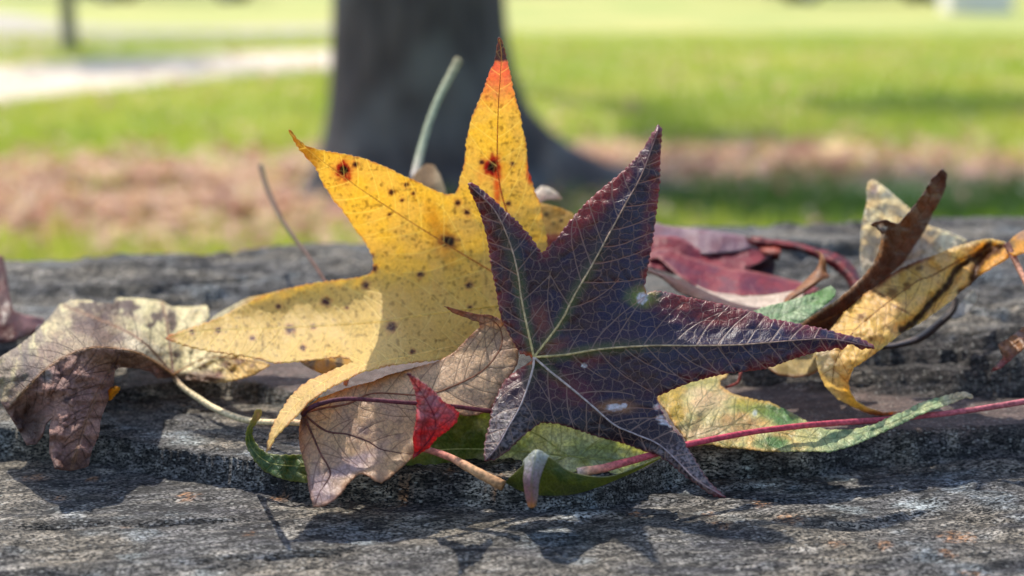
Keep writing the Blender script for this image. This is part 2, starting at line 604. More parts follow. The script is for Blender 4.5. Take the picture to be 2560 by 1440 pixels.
def rock_height(x, y):
    n = 0.006 * fbm(x * 17, y * 30, 3, 3)
    n2 = 0.0030 * fbm(x * 70, y * 60, 3, 8)
    left = 1 - sst(-0.02, 0.03, x)
    right = sst(0.02, 0.06, x)
    z = -0.0075 + 0 * x
    w1 = 0.0014
    z = z + 0.0085 * sst(-w1, w1, y - E1(x) + 0.35 * n2)
    # the rough face that runs below the left leaf
    z = z + 0.0045 * left * sst(-0.0015, 0.0015, y - E2(x) + n2 * 0.6)
    cl = y - E3(x) + 0.7 * n
    z = z + (0.0055 * left + 0.016 * (1 - left)) * sst(-0.004, 0.022 * (1 - left) + 0.006, cl)
    z = z + (0.0028 * left + 0.0035 * (1 - left)) * sst(-0.004, 0.004, y - E4(x) + 0.6 * n + 0.4 * n2)
    z = z + (0.0026 * left + 0.005 * (1 - left)) * sst(-0.002, 0.002, y - E5(x) + 0.6 * n + 0.4 * n2)
    # brown even plates have little relief
    plate = right * sst(0.0, 0.003, y - E1(x)) * (1 - sst(-0.006, 0.004, cl))
    plate2 = sst(-0.13, -0.115, x + n) * (1 - sst(-0.03, -0.01, x)) * sst(0.0, 0.004, y - E2(x)) * (1 - sst(-0.004, 0.004, cl))
    plate = np.clip(plate + plate2, 0, 1)
    ro = (1 - 0.8 * plate) * (1 - 0.55 * (1 - sst(-0.004, 0.002, y - E1(x))))
    cliff = sst(-0.006, 0.004, cl) * (1 - sst(0.018, 0.034, cl)) * right
    warp = 0.015 * fbm(x * 20, y * 20, 2, 31)
    z = z + ro * (0.0013 * fbm(x * 16 + 3, y * 95 + warp * 40, 3, 21) + 0.0007 * fbm(x * 110, (y + warp * .2) * 420, 3, 22))
    z = z + cliff * 0.0030 * fbm(x * 22, y * 150, 3, 27)
    z = z - 0.002 * (1 - plate) * np.abs(perlin(x * 14, y * 55, 61))
    # cracks that run along the layers
    for pts, zc, dep in CRACKS:
        dy = (y - np.interp(x, pts[:, 0], pts[:, 1]) + 0.35 * n2 + 0.2 * n)
        on = sst(pts[0, 0] - .01, pts[0, 0] + .02, x) * (1 - sst(pts[-1, 0] - .02, pts[-1, 0] + .01, x)) * sst(-0.35, 0.1, perlin(x * 22, y * 0 + dep * 900, 88))
        z = z - dep * on * np.exp(-(dy / (0.0012 + 0.004 * (y > 0.1))) ** 2)
    # bedding: the stone breaks along thin, nearly level layers
    for q, a in ((0.0042, 0.75), (0.0016, 0.6)):
        zz = z + 0.0012 * fbm(x * 9, y * 14, 3, 63) + 0.012 * x
        k = zz / q
        f = k - np.floor(k)
        z = z + ro * a * q * (sst(0.25, 0.75, f) - f)
    z = z + ro * (0.00035 * fbm(x * 420, y * 700, 2, 25) + 0.0005 * cliff * fbm(x * 260, y * 420, 2, 28))
    return z, plate, cliff


def stone_slab():
    xi = np.arange(-0.275, 0.2751, 0.0008)
    xo = 0.275 + np.cumsum(np.linspace(0.003, 0.024, 30))
    xs = np.concatenate([-xo[::-1], xi, xo])
    yi = [-0.085]
    while yi[-1] < 0.40:
        yi.append(yi[-1] + 0.0008 + 0.0016 * max(0, (yi[-1] + 0.05) / 0.4))
    yo = -0.085 - np.cumsum(np.linspace(0.002, 0.02, 26))
    ys = np.concatenate([yo[::-1], yi, yi[-1] + np.cumsum(np.linspace(0.004, 0.02, 14))])
    X, Y = np.meshgrid(xs, ys)
    x, y = X.ravel(), Y.ravel()
    z, plate, cliff = rock_height(x, y)
    wob = 0.02 * fbm(x * 9, y * 9, 3, 77)
    dr = sst(0, 0.11, y - EF(x) + 0.05 * wob) + sst(0, 0.2, -0.22 - y + wob) + sst(0.47, 0.68, np.abs(x) + wob)
    z = z - 0.55 * np.clip(dr, 0, 1) ** 0.8
    # pigment
    big = fbm(x * 16, y * 26, 3, 5)
    c = mixc(S(74, 72, 70), S(94, 87, 76), sst(-0.4, 0.5, big))
    c = mixc(c, S(44, 43, 46), 0.8 * sst(0.1, 0.7, fbm(x * 24, y * 110, 3, 51)))
    c = mixc(c, S(124, 118, 108), 0.7 * sst(0.25, 0.8, fbm(x * 60 + 9, y * 200, 3, 53)))
    c = mixc(c, S(104, 116, 122), 0.3 * sst(0.35, 0.75, fbm(x * 34, y * 60 + 4, 3, 57)))
    c = mixc(c, S(92, 75, 69), 0.85 * plate)
    c = mixc(c, S(48, 43, 40), 0.7 * cliff)
    spots = [(90, 1190, .0032), (470, 1235, .003), (235, 1190, .002), (1590, 1270, .002), (1905, 1250, .0028), (1975, 1290, .0035), (1800, 1300, .003),
             (2395, 1322, .0042), (2210, 1360, .002), (2090, 1352, .0024), (2365, 1380, .002), (700, 1240, .0024), (620, 1330, .002), (1120, 1240, .002),
             (150, 1240, .0016), (2440, 1430, .003), (1010, 1250, .0018), (1240, 1250, .0024), (1770, 1272, .0018), (310, 1310, .002), (800, 1236, .002)]
    for sx, sy, r in spots:
        p = PZ(sx, sy, -0.007)
        m = blob(x * 1e4, y * 1e4, p[0] * 1e4, p[1] * 1e4, r * 1e4, r * 0.9e4, 0.5, 0.55)
        c = mixc(c, S(150, 98, 48), 0.6 * m * sst(-0.35, 0.2, perlin(x * 900, y * 900, 91)))
    for sx, sy, r in [(520, 1422, .004), (1890, 1195, .006), (2100, 1180, .005), (1450, 1250, .004), (480, 1160, .005), (330, 1380, .003), (2300, 1250, .006), (2120, 1265, .005)]:
        p = PZ(sx, sy, -0.007)
        m = blob(x * 1e4, y * 1e4, p[0] * 1e4, p[1] * 1e4, r * 1e4, r * 0.7e4, 0.6, 0.5)
        c = mixc(c, S(150, 158, 156), 0.45 * m)
    i, j = np.meshgrid(np.arange(len(ys) - 1), np.arange(len(xs) - 1), indexing='ij')
    n = len(xs)
    F = np.stack([i * n + j, i * n + j + 1, (i + 1) * n + j + 1, (i + 1) * n + j], -1).reshape(-1, 4)
    b = NB('stone')
    col = b.attr('Col').outputs['Color']
    pl = b.attr('plate').outputs['Fac']
    tc = b.n('TexCoord')
    mp = b.n('Mapping', Vector=tc.outputs['Object']); mp.inputs['Scale'].default_value = (0.75, 1.5, 1.5)
    n1 = b.n('TexNoise', Vector=mp.outputs[0], Scale=1250.0, Detail=3.0, Roughness=0.65)
    mp0 = b.n('Mapping', Vector=tc.outputs['Object']); mp0.inputs['Rotation'].default_value = (0, 0, math.radians(-15))
    mp2 = b.n('Mapping', Vector=mp0.outputs[0]); mp2.inputs['Scale'].default_value = (0.5, 1.4, 1.8)
    n3 = b.n('TexNoise', Vector=mp2.outputs[0], Scale=120.0, Detail=3.0, Roughness=0.6)
    n2 = b.n('TexNoise', Vector=mp2.outputs[0], Scale=330.0, Detail=4.0, Roughness=0.7)
    v = b.n('TexVoronoi', Vector=mp.outputs[0], Scale=950.0, Randomness=1.0)
    g = b.math('MULTIPLY', b.ramp(n1.outputs['Fac'], 0.39, 0.62, 0.0, 2.0), b.math('MULTIPLY', b.ramp(n2.outputs['Fac'], 0.34, 0.64, 0.22, 1.45), b.ramp(n3.outputs['Fac'], 0.32, 0.62, 0.55, 1.3)))
    g = b.math('ADD', b.math('MULTIPLY', g, b.math('SUBTRACT', 1.0, b.math('MULTIPLY', pl, 0.55))), b.math('MULTIPLY', pl, 0.5))
    cc = b.n('VectorMath', _operation='SCALE'); b.set(cc.inputs[0], col); b.set(cc.inputs['Scale'], g)
    gr = b.n('SeparateColor', Color=v.outputs['Color'])
    sp = b.math('MULTIPLY', b.ramp(gr.outputs[0], 0.80, 0.90), b.ramp(v.outputs['Distance'], 0.25, 0.5, 1.0, 0.0))
    c2 = b.mix(b.math('MULTIPLY', sp, 0.32), cc.outputs[0], S(200, 198, 188))
    h = b.math('ADD', b.math('MULTIPLY', n1.outputs['Fac'], 0.6), n2.outputs['Fac'])
    bp = b.n('Bump', Strength=0.85, Distance=0.0012, Height=h)
    pr = b.n('BsdfPrincipled', Base__Color=c2, Roughness=0.82, Normal=bp.outputs[0])
    pr.inputs['Specular IOR Level'].default_value = 0.3
    m = b.finish(pr.outputs[0])
    o = mesh_obj('stone_slab', np.stack([x, y, z], 1), F, m, None, {'Col': c, 'plate': plate})
    tag(o, 'weathered grey layered stone slab with orange lichen spots carrying the fallen leaves', 'stone')


stone_slab()

# ------------------------------------------------------------------ ground, path, road
TREE = (-0.255, 3.55)


def ground_mat():
    b = NB('lawn')
    geo = b.n('NewGeometry')
    a = b.n('TexNoise', Vector=geo.outputs['Position'], Scale=0.55, Detail=4.0)
    f = b.n('TexNoise', Vector=geo.outputs['Position'], Scale=9.0, Detail=4.0, Roughness=0.65)
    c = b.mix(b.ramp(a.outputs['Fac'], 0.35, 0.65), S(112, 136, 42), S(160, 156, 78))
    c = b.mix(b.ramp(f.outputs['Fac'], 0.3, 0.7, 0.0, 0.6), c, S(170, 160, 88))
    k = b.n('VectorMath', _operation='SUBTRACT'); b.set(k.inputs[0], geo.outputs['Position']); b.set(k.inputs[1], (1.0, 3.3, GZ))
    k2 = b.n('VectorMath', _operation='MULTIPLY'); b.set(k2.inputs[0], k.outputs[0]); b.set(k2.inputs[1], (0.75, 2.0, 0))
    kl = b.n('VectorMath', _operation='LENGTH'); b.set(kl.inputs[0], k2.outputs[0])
    c = b.mix(b.ramp(b.math('ADD', kl.outputs['Value'], b.math('MULTIPLY', a.outputs['Fac'], 0.5)), 0.7, 1.5, 0.9, 0.0), c, S(82, 112, 50))  # darker green painted in to deepen the tree shade right of the trunk
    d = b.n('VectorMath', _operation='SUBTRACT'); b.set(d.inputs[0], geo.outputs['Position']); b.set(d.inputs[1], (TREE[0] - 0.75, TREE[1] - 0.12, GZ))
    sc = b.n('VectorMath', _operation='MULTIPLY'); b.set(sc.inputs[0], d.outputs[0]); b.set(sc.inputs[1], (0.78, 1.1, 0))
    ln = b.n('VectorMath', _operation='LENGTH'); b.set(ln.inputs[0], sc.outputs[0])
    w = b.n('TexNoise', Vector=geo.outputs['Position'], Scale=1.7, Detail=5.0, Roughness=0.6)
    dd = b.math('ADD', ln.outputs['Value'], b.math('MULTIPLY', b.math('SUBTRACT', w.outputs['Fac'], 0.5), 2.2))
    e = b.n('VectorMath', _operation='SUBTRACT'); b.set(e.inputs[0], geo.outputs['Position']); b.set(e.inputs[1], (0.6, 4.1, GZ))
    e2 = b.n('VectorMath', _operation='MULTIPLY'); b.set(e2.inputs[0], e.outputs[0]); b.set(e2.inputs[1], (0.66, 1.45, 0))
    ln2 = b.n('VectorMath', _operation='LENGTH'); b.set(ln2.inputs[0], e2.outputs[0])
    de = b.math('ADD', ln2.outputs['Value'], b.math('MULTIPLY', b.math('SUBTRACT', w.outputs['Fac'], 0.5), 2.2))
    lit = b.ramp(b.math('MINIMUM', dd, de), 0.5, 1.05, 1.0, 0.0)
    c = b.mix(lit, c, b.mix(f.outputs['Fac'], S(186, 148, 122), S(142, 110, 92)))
    bp = b.n('Bump', Strength=0.6, Distance=0.03, Height=f.outputs['Fac'])
    pr = b.n('BsdfPrincipled', Base__Color=c, Roughness=0.9, Normal=bp.outputs[0])
    return b.finish(pr.outputs[0])


def flat_mat(name, c0, c1, scale, rough=0.85, bump=0.004):
    b = NB(name)
    geo = b.n('NewGeometry')
    f = b.n('TexNoise', Vector=geo.outputs['Position'], Scale=scale, Detail=6.0, Roughness=0.65)
    c = b.mix(b.ramp(f.outputs['Fac'], 0.3, 0.7), c0, c1)
    bp = b.n('Bump', Strength=0.5, Distance=bump, Height=f.outputs['Fac'])
    pr = b.n('BsdfPrincipled', Base__Color=c, Roughness=rough, Normal=bp.outputs[0])
    return b.finish(pr.outputs[0])


gx = np.concatenate([[-160, -90, -50, -25], np.linspace(-14, 14, 57), [25, 50, 90, 160]])
gy = np.concatenate([[-40, -12, -4, -1], np.linspace(0, 24, 49), [30, 40, 60, 100, 220]])
X, Y = np.meshgrid(gx, gy)
n = len(gx)
i, j = np.meshgrid(np.arange(len(gy) - 1), np.arange(n - 1), indexing='ij')
F = np.stack([i * n + j, i * n + j + 1, (i + 1) * n + j + 1, (i + 1) * n + j], -1).reshape(-1, 4)
Z = GZ + 0 * X
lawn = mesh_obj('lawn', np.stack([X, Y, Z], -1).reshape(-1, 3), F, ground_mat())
tag(lawn, kind='structure')


def strip(name, near, far, mat, h):
    """paving between two edge lines given as photo pixels on the ground, with a real edge"""
    a = PZ(*np.array(near, float).T, GZ); b_ = PZ(*np.array(far, float).T, GZ)
    a = catmull(a[:, :2], 6); b_ = catmull(b_[:, :2], 6)
    k = len(a)
    V = [(p[0], p[1], GZ + h) for p in a] + [(p[0], p[1], GZ + h) for p in b_] + [(p[0], p[1], GZ - 0.05) for p in a] + [(p[0], p[1], GZ - 0.05) for p in b_]
    F = []
    for q in range(k - 1):
        F += [(q, q + 1, k + q + 1, k + q), (2 * k + q, 2 * k + q + 1, q + 1, q), (k + q, k + q + 1, 3 * k + q + 1, 3 * k + q)]
    o = mesh_obj(name, V, F, mat, smooth=False)
    return tag(o, kind='structure')


strip('path', [(-900, 385), (-300, 305), (0, 262), (300, 226), (600, 194), (850, 178), (1150, 160)],
      [(-900, 215), (-300, 184), (0, 168), (300, 150), (600, 136), (850, 128), (1150, 122)],
      flat_mat('concrete', S(178, 162, 138), S(200, 186, 162), 14), 0.012)
strip('road', [(-1200, 150), (-300, 136), (0, 128), (180, 124), (480, 112), (850, 92)],
      [(-1200, 52), (-300, 40), (0, 34), (180, 62), (480, 72), (850, 66)],
      flat_mat('pale_asphalt', S(140, 132, 116), S(160, 150, 132), 22), 0.006)

# ------------------------------------------------------------------ grass and leaf litter (uncountable)


def veg_mat(name, trans=0.45, rough=0.6):
    b = NB(name)
    col = b.attr('Col').outputs['Color']
    pr = b.n('BsdfPrincipled', Base__Color=col, Roughness=rough)
    pr.inputs['Specular IOR Level'].default_value = 0.25
    tr = b.n('BsdfTranslucent', Color=col)
    mx = b.n('MixShader', Fac=trans)
    b.set(mx.inputs[1], pr.outputs[0]); b.set(mx.inputs[2], tr.outputs[0])
    return b.finish(mx.outputs[0])


VEG = veg_mat('vegetation')
N = 70000
yy = 2.2 + 12 * RNG.random(N) ** 1.5
xx = (RNG.random(N) * 2 - 1) * (0.75 + 0.42 * (yy + 0.4))
lit = np.minimum(((xx - TREE[0] + 0.75) * 0.8) ** 2 + ((yy - TREE[1] + 0.12) * 1.1) ** 2, ((xx - 0.6) * 0.66) ** 2 + ((yy - 4.1) * 1.45) ** 2)
nz = fbm(xx * 2.2, yy * 2.2, 3, 4)
keep = RNG.random(N) < np.clip((np.sqrt(lit) + 0.55 * nz - 0.5) * 1.6, 0.08, 1)
pw = PZ(*np.array([(-900, 385), (0, 262), (300, 226), (600, 194), (850, 178), (1150, 160)], float).T, GZ)
pf = PZ(*np.array([(-900, 215), (0, 168), (300, 150), (600, 136), (850, 128), (1150, 122)], float).T, GZ)
keep &= ~((yy > np.interp(xx, pw[:, 0], pw[:, 1]) - 0.03) & (yy < np.interp(xx, pf[:, 0], pf[:, 1]) + 0.03) & (xx < pf[-1, 0]))
xx, yy, nz = xx[keep], yy[keep], nz[keep]
N = len(xx)
a = RNG.random(N) * 6.283
h = 0.03 + 0.045 * RNG.random(N)
wd = 0.004 + 0.004 * RNG.random(N)
lean = 0.03 * RNG.standard_normal((N, 2))
V = np.empty((N, 3, 3))
V[:, 0] = np.stack([xx - wd * np.cos(a), yy - wd * np.sin(a), np.full(N, GZ - 0.005)], 1)
V[:, 1] = np.stack([xx + wd * np.cos(a), yy + wd * np.sin(a), np.full(N, GZ - 0.005)], 1)
V[:, 2] = np.stack([xx + lean[:, 0], yy + lean[:, 1], GZ + h], 1)
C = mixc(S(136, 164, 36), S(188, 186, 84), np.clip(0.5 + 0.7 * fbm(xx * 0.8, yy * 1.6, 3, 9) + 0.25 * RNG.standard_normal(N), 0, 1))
C = mixc(C, S(80, 112, 46), 0.9 * sst(1.2, 0.6, np.hypot((xx - 1.0) * 0.75, (yy - 3.3) * 2.0) + 0.2 * nz))  # blades darkened to match the shade painted on the ground
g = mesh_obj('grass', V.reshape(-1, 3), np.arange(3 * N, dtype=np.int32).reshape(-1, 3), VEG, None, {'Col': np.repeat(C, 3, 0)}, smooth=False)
tag(g, kind='stuff')

N = 3600
r = np.abs(RNG.standard_normal(N)) * 0.75 + 0.25
th = RNG.random(N) * 6.283
rt = RNG.random(N) < 0.25
xx = np.where(rt, 0.6 + r * np.cos(th) * 1.0, TREE[0] - 0.75 + r * np.cos(th) * 1.0)
yy = np.where(rt, 4.1 + r * np.sin(th) * 0.45, TREE[1] - 0.1 + r * np.sin(th) * 0.6)
far = RNG.random(N) < 0.22
xx = np.where(far, RNG.uniform(-4, 4, N), xx); yy = np.where(far, RNG.uniform(3, 11, N), yy)
ok = ((xx - TREE[0]) ** 2 + (yy - TREE[1]) ** 2 > 0.16) & (yy > 0.7)
xx, yy = xx[ok], yy[ok]; N = len(xx)
a = RNG.random(N) * 6.283; s = 0.022 + 0.022 * RNG.random(N)
star = [(1, 0), (.38, .3), (.35, .95), (-.05, .38), (-.7, .75), (-.35, 0), (-.7, -.75), (-.05, -.38), (.35, -.95), (.38, -.3)]
V = np.empty((N, 10, 3))
tl = RNG.standard_normal((N, 2)) * 0.35
for k, (u, v) in enumerate(star):
    X_ = u * np.cos(a) - v * np.sin(a); Y_ = u * np.sin(a) + v * np.cos(a)
    V[:, k] = np.stack([xx + s * X_, yy + s * Y_, GZ + 0.03 + s * (tl[:, 0] * X_ + tl[:, 1] * Y_ + 0.25 * (u * u + v * v) * RNG.uniform(-1, 1, N))], 1)
pal = np.array([S(196, 156, 130), S(214, 178, 146), S(170, 124, 102), S(206, 180, 126), S(182, 136, 120), S(226, 200, 164)])
C = pal[RNG.integers(0, len(pal), N)]
base = (np.arange(N) * 10)[:, None]
F = np.concatenate([base + np.array([[0, 1, 9]]), base + np.array([[1, 2, 3]]), base + np.array([[3, 4, 5]]), base + np.array([[5, 6, 7]]), base + np.array([[7, 8, 9]]),
                    base + np.array([[1, 3, 5]]), base + np.array([[1, 5, 9]]), base + np.array([[5, 7, 9]])]).astype(np.int32)
g = mesh_obj('leaf_litter', V.reshape(-1, 3), F, VEG, None, {'Col': np.repeat(C, 10, 0)}, smooth=False)
tag(g, kind='stuff')
# one pale leaf lying on the lawn, bright in the sun
c0 = PZ(2092, 392, GZ + 0.03)
V = [c0 + 0.075 * np.array([u * 0.9 - v * 0.3, u * 0.3 + v * 0.9, 0.25 + 0.5 * abs(v) + 0.25 * u]) for u, v in star]
g = mesh_obj('lawn_leaf', V, [(0, 1, 9), (1, 2, 3), (3, 4, 5), (5, 6, 7), (7, 8, 9), (1, 3, 5, 9), (5, 7, 9)], VEG, None, {'Col': np.tile(S(240, 214, 158), (10, 1))}, smooth=False)
tag(g, 'cream fallen leaf glowing on the grass at the edge of the tree shadow', 'leaf')

# ------------------------------------------------------------------ trees


def bark_mat(name, c0, c1):
    b = NB(name)
    geo = b.n('NewGeometry')
    mp = b.n('Mapping', Vector=geo.outputs['Position']); mp.inputs['Scale'].default_value = (1, 1, 0.22)
    f = b.n('TexNoise', Vector=mp.outputs[0], Scale=26.0, Detail=6.0, Roughness=0.7)
    v = b.n('TexVoronoi', _feature='DISTANCE_TO_EDGE', Vector=mp.outputs[0], Scale=17.0)
    h = b.math('ADD', b.math('MULTIPLY', b.ramp(v.outputs['Distance'], 0.0, 0.3), 0.5), f.outputs['Fac'])
    big = b.n('TexNoise', Vector=geo.outputs['Position'], Scale=5.0, Detail=3.0)
    c = b.mix(b.ramp(h, 0.2, 1.4), c0, c1)
    c = b.mix(b.ramp(big.outputs['Fac'], 0.5, 0.72, 0.0, 0.5), c, S(104, 106, 104))
    bp = b.n('Bump', Strength=0.9, Distance=0.012, Height=h)
    pr = b.n('BsdfPrincipled', Base__Color=c, Roughness=0.9, Normal=bp.outputs[0])
    return b.finish(pr.outputs[0])


BARK = bark_mat('bark', S(48, 44, 44), S(80, 74, 72))
BARK2 = bark_mat('pale_bark', S(110, 104, 84), S(150, 144, 118))


def crown_mesh(name, centres, n, size, cols, parent):
    cs = np.array(centres, float)
    k = RNG.integers(0, len(cs), n)
    d = RNG.standard_normal((n, 3)); d /= np.linalg.norm(d, axis=1)[:, None]
    p = cs[k, :3] + d * cs[k, 3:4] * (0.35 + 0.65 * RNG.random((n, 1)) ** 0.5)
    u = RNG.standard_normal((n, 3)); u /= np.linalg.norm(u, axis=1)[:, None]
    w = np.cross(u, RNG.standard_normal((n, 3))); w /= np.linalg.norm(w, axis=1)[:, None]
    s = size * (0.6 + 0.8 * RNG.random((n, 1)))
    V = np.stack([p - s * u, p + 0.5 * s * w, p + s * u, p - 0.5 * s * w], 1)
    C = np.array(cols)[RNG.integers(0, len(cols), n)]
    return mesh_obj(name, V.reshape(-1, 3), np.arange(4 * n, dtype=np.int32).reshape(-1, 4), VEG, parent, {'Col': np.repeat(C, 4, 0)}, smooth=False)


def make_tree(name, label, x, y, r, trunk_h, crown_z, crown_r, n, size, cols, bark, flare=0.5, group=None, roots=(), clumps=None):
    t = empty(name, (x, y, GZ)); tag(t, label, 'tree', group)
    nz_, na = 60, 72
    zz = np.concatenate([np.linspace(-0.08, 1.0, 40), np.linspace(1.05, trunk_h, 20)])
    A = np.linspace(0, 2 * math.pi, na, endpoint=False)
    ZZ, AA = np.meshgrid(zz, A, indexing='ij')
    fl = flare * np.exp(-np.maximum(ZZ, 0) / (0.55 * r + 0.02) * 0.9)
    lob = 1 + 0.35 * np.cos(5 * AA + 0.6) * np.exp(-np.maximum(ZZ, 0) / (1.2 * r))
    R = r * (1 - 0.35 * np.clip(ZZ / trunk_h, 0, 1)) * (1 + fl * lob)
    for ra, rl, rw in roots:
        da = np.abs((AA - ra + math.pi) % (2 * math.pi) - math.pi)
        R = R + rl * np.exp(-(da / rw) ** 2) * np.exp(-np.maximum(ZZ, 0) / 0.11)
    R = R * (1 + 0.05 * perlin(2 * np.cos(AA) + 2 * np.sin(AA) * 0.7, ZZ * 2.2 + 1.5 * np.sin(AA), 12))
    # keep the seam of the bark relief closed
    R = R + 0.006 * (r / 0.28) * np.abs(np.sin(AA * 17 + 1.7 * perlin(AA * 0, ZZ * 3, 9)))
    V = np.stack([x + R * np.cos(AA), y + R * np.sin(AA), GZ + ZZ], -1).reshape(-1, 3)
    F = []
    for q in range(nz_ - 1):
        for w in range(na):
            e = (w + 1) % na
            F.append((q * na + w, q * na + e, (q + 1) * na + e, (q + 1) * na + w))
    F.append(tuple((nz_ - 1) * na + w for w in range(na)))
    mesh_obj('trunk', V, F, bark, t)
    rs = random.Random(int(abs(x * 131 + y * 17)))
    cs = []
    for q in clumps or ():
        st = np.array([x, y, GZ + trunk_h * rs.uniform(0.8, 0.97)]); end = np.array(q[:3])
        tube('limb', [st, st * .5 + end * .5 + np.array([0, 0, .15]), end], [r * 0.3, r * 0.2, r * 0.06], [S(100, 94, 90)], BARK_TUBE, t, sides=6, span=5, world=True)
        cs.append(q)
    for k in range(0 if clumps else 6):
        an = k * 1.05 + rs.uniform(-0.3, 0.3); rr = crown_r * rs.uniform(0.55, 0.95)
        end = np.array([x + rr * math.cos(an), y + rr * math.sin(an), GZ + crown_z + crown_r * rs.uniform(-0.5, 0.6)])
        st = np.array([x, y, GZ + trunk_h * rs.uniform(0.8, 0.97)])
        mid = st * 0.5 + end * 0.5 + np.array([0, 0, 0.12 * crown_r])
        tube('limb', [st, mid, end], [r * 0.42, r * 0.25, r * 0.06], [S(100, 94, 90)], BARK_TUBE, t, sides=7, span=5, world=True)
        cs.append((*end, crown_r * rs.uniform(0.4, 0.6))); cs.append((*mid, crown_r * rs.uniform(0.35, 0.5)))
    crown_mesh('crown', cs, n, size, cols, t)
    return t


BARK_TUBE = BARK
GREENS = [S(110, 130, 40), S(90, 118, 36), S(150, 150, 50), S(176, 150, 56), S(78, 100, 34)]
make_tree('shade_tree', 'dark broad tree trunk flaring into roots behind the leaf pile', TREE[0], TREE[1], 0.232, 6.5, 11.5, 2.2, 4200, 0.10, GREENS, BARK, 0.2, None,
          roots=((-0.12, 0.55, 0.3), (-0.8, 0.22, 0.35), (math.pi + 0.35, 0.05, 0.4), (math.pi + 1.1, 0.12, 0.35)))
SX, SY = 5.2 * to_sun.x / to_sun.z, 5.2 * to_sun.y / to_sun.z
SHADE = [(px + SX, py + SY, GZ + 5.2 + dz, r) for px, py, r, dz in
         [(0.55, 3.45, .4, 0), (0.9, 3.4, .42, .1), (1.3, 3.4, .45, 0), (1.7, 3.45, .5, .2), (2.3, 3.55, .55, 0), (1.7, 5.9, .4, 0), (2.2, 6.1, .55, .1), (2.8, 6.0, .6, .2), (3.4, 6.4, .7, 0), (0.6, 4.9, .3, .3)]]  # added crown clumps, set sunward of the lawn spots they should shade
make_tree('added_shade_tree', 'second tree added behind the dark trunk, crown shaped to shade the grass on the right', -0.62, 8.2, 0.13, 3.6, 5.2, 1.0, 11000, 0.085, GREENS, BARK, clumps=SHADE)
make_tree('young_tree', 'thin young tree by the path at the top of the lawn', *PZ(176, 128, GZ)[:2], 0.06, 2.4, 3.2, 0.8, 900, 0.09, GREENS, BARK2, 0.2)
# a line of trees far behind the road
for k, (tx, ty) in enumerate([(-26, 52), (-14, 47), (-3, 55), (9, 49), (21, 54)]):
    make_tree('far_tree', ('farthest left green tree of the row beyond the road', 'green tree second from the left in the row beyond the road', 'green tree beyond the road right behind the shade tree',
                           'green tree of the row beyond the road near the dark grey car', 'green tree at the right end of the row beyond the road')[k], tx, ty, 0.3, 4.5, 6.5, 4.0, 1800, 0.5, GREENS, BARK, group='row of trees beyond the road')

# ------------------------------------------------------------------ far parked cars and white block


def box(bm, x0, x1, y0, y1, z0, z1):
    v = [(x, y, z) for x in (x0, x1) for y in (y0, y1) for z in (z0, z1)]
    k = len(bm[0]); bm[0].extend(v)
    bm[1].extend([tuple(k + q for q in f) for f in ((0, 1, 3, 2), (4, 6, 7, 5), (0, 4, 5, 1), (2, 3, 7, 6), (0, 2, 6, 4), (1, 5, 7, 3))])


def paint_mat(name, c, rough=0.3, metal=0.0):
    b = NB(name)
    geo = b.n('NewGeometry')
    f = b.n('TexNoise', Vector=geo.outputs['Position'], Scale=3.0, Detail=4.0)
    cc = b.mix(b.ramp(f.outputs['Fac'], 0.3, 0.7), np.array(c) * 0.9, c)
    pr = b.n('BsdfPrincipled', Base__Color=cc, Roughness=rough, Metallic=metal)
    return b.finish(pr.outputs[0])


RUBBER = paint_mat('rubber', S(34, 36, 42), 0.8)
GLASS = paint_mat('car_glass', S(40, 50, 58), 0.08)
RIM = paint_mat('rim_metal', S(150, 152, 156), 0.35, 0.6)


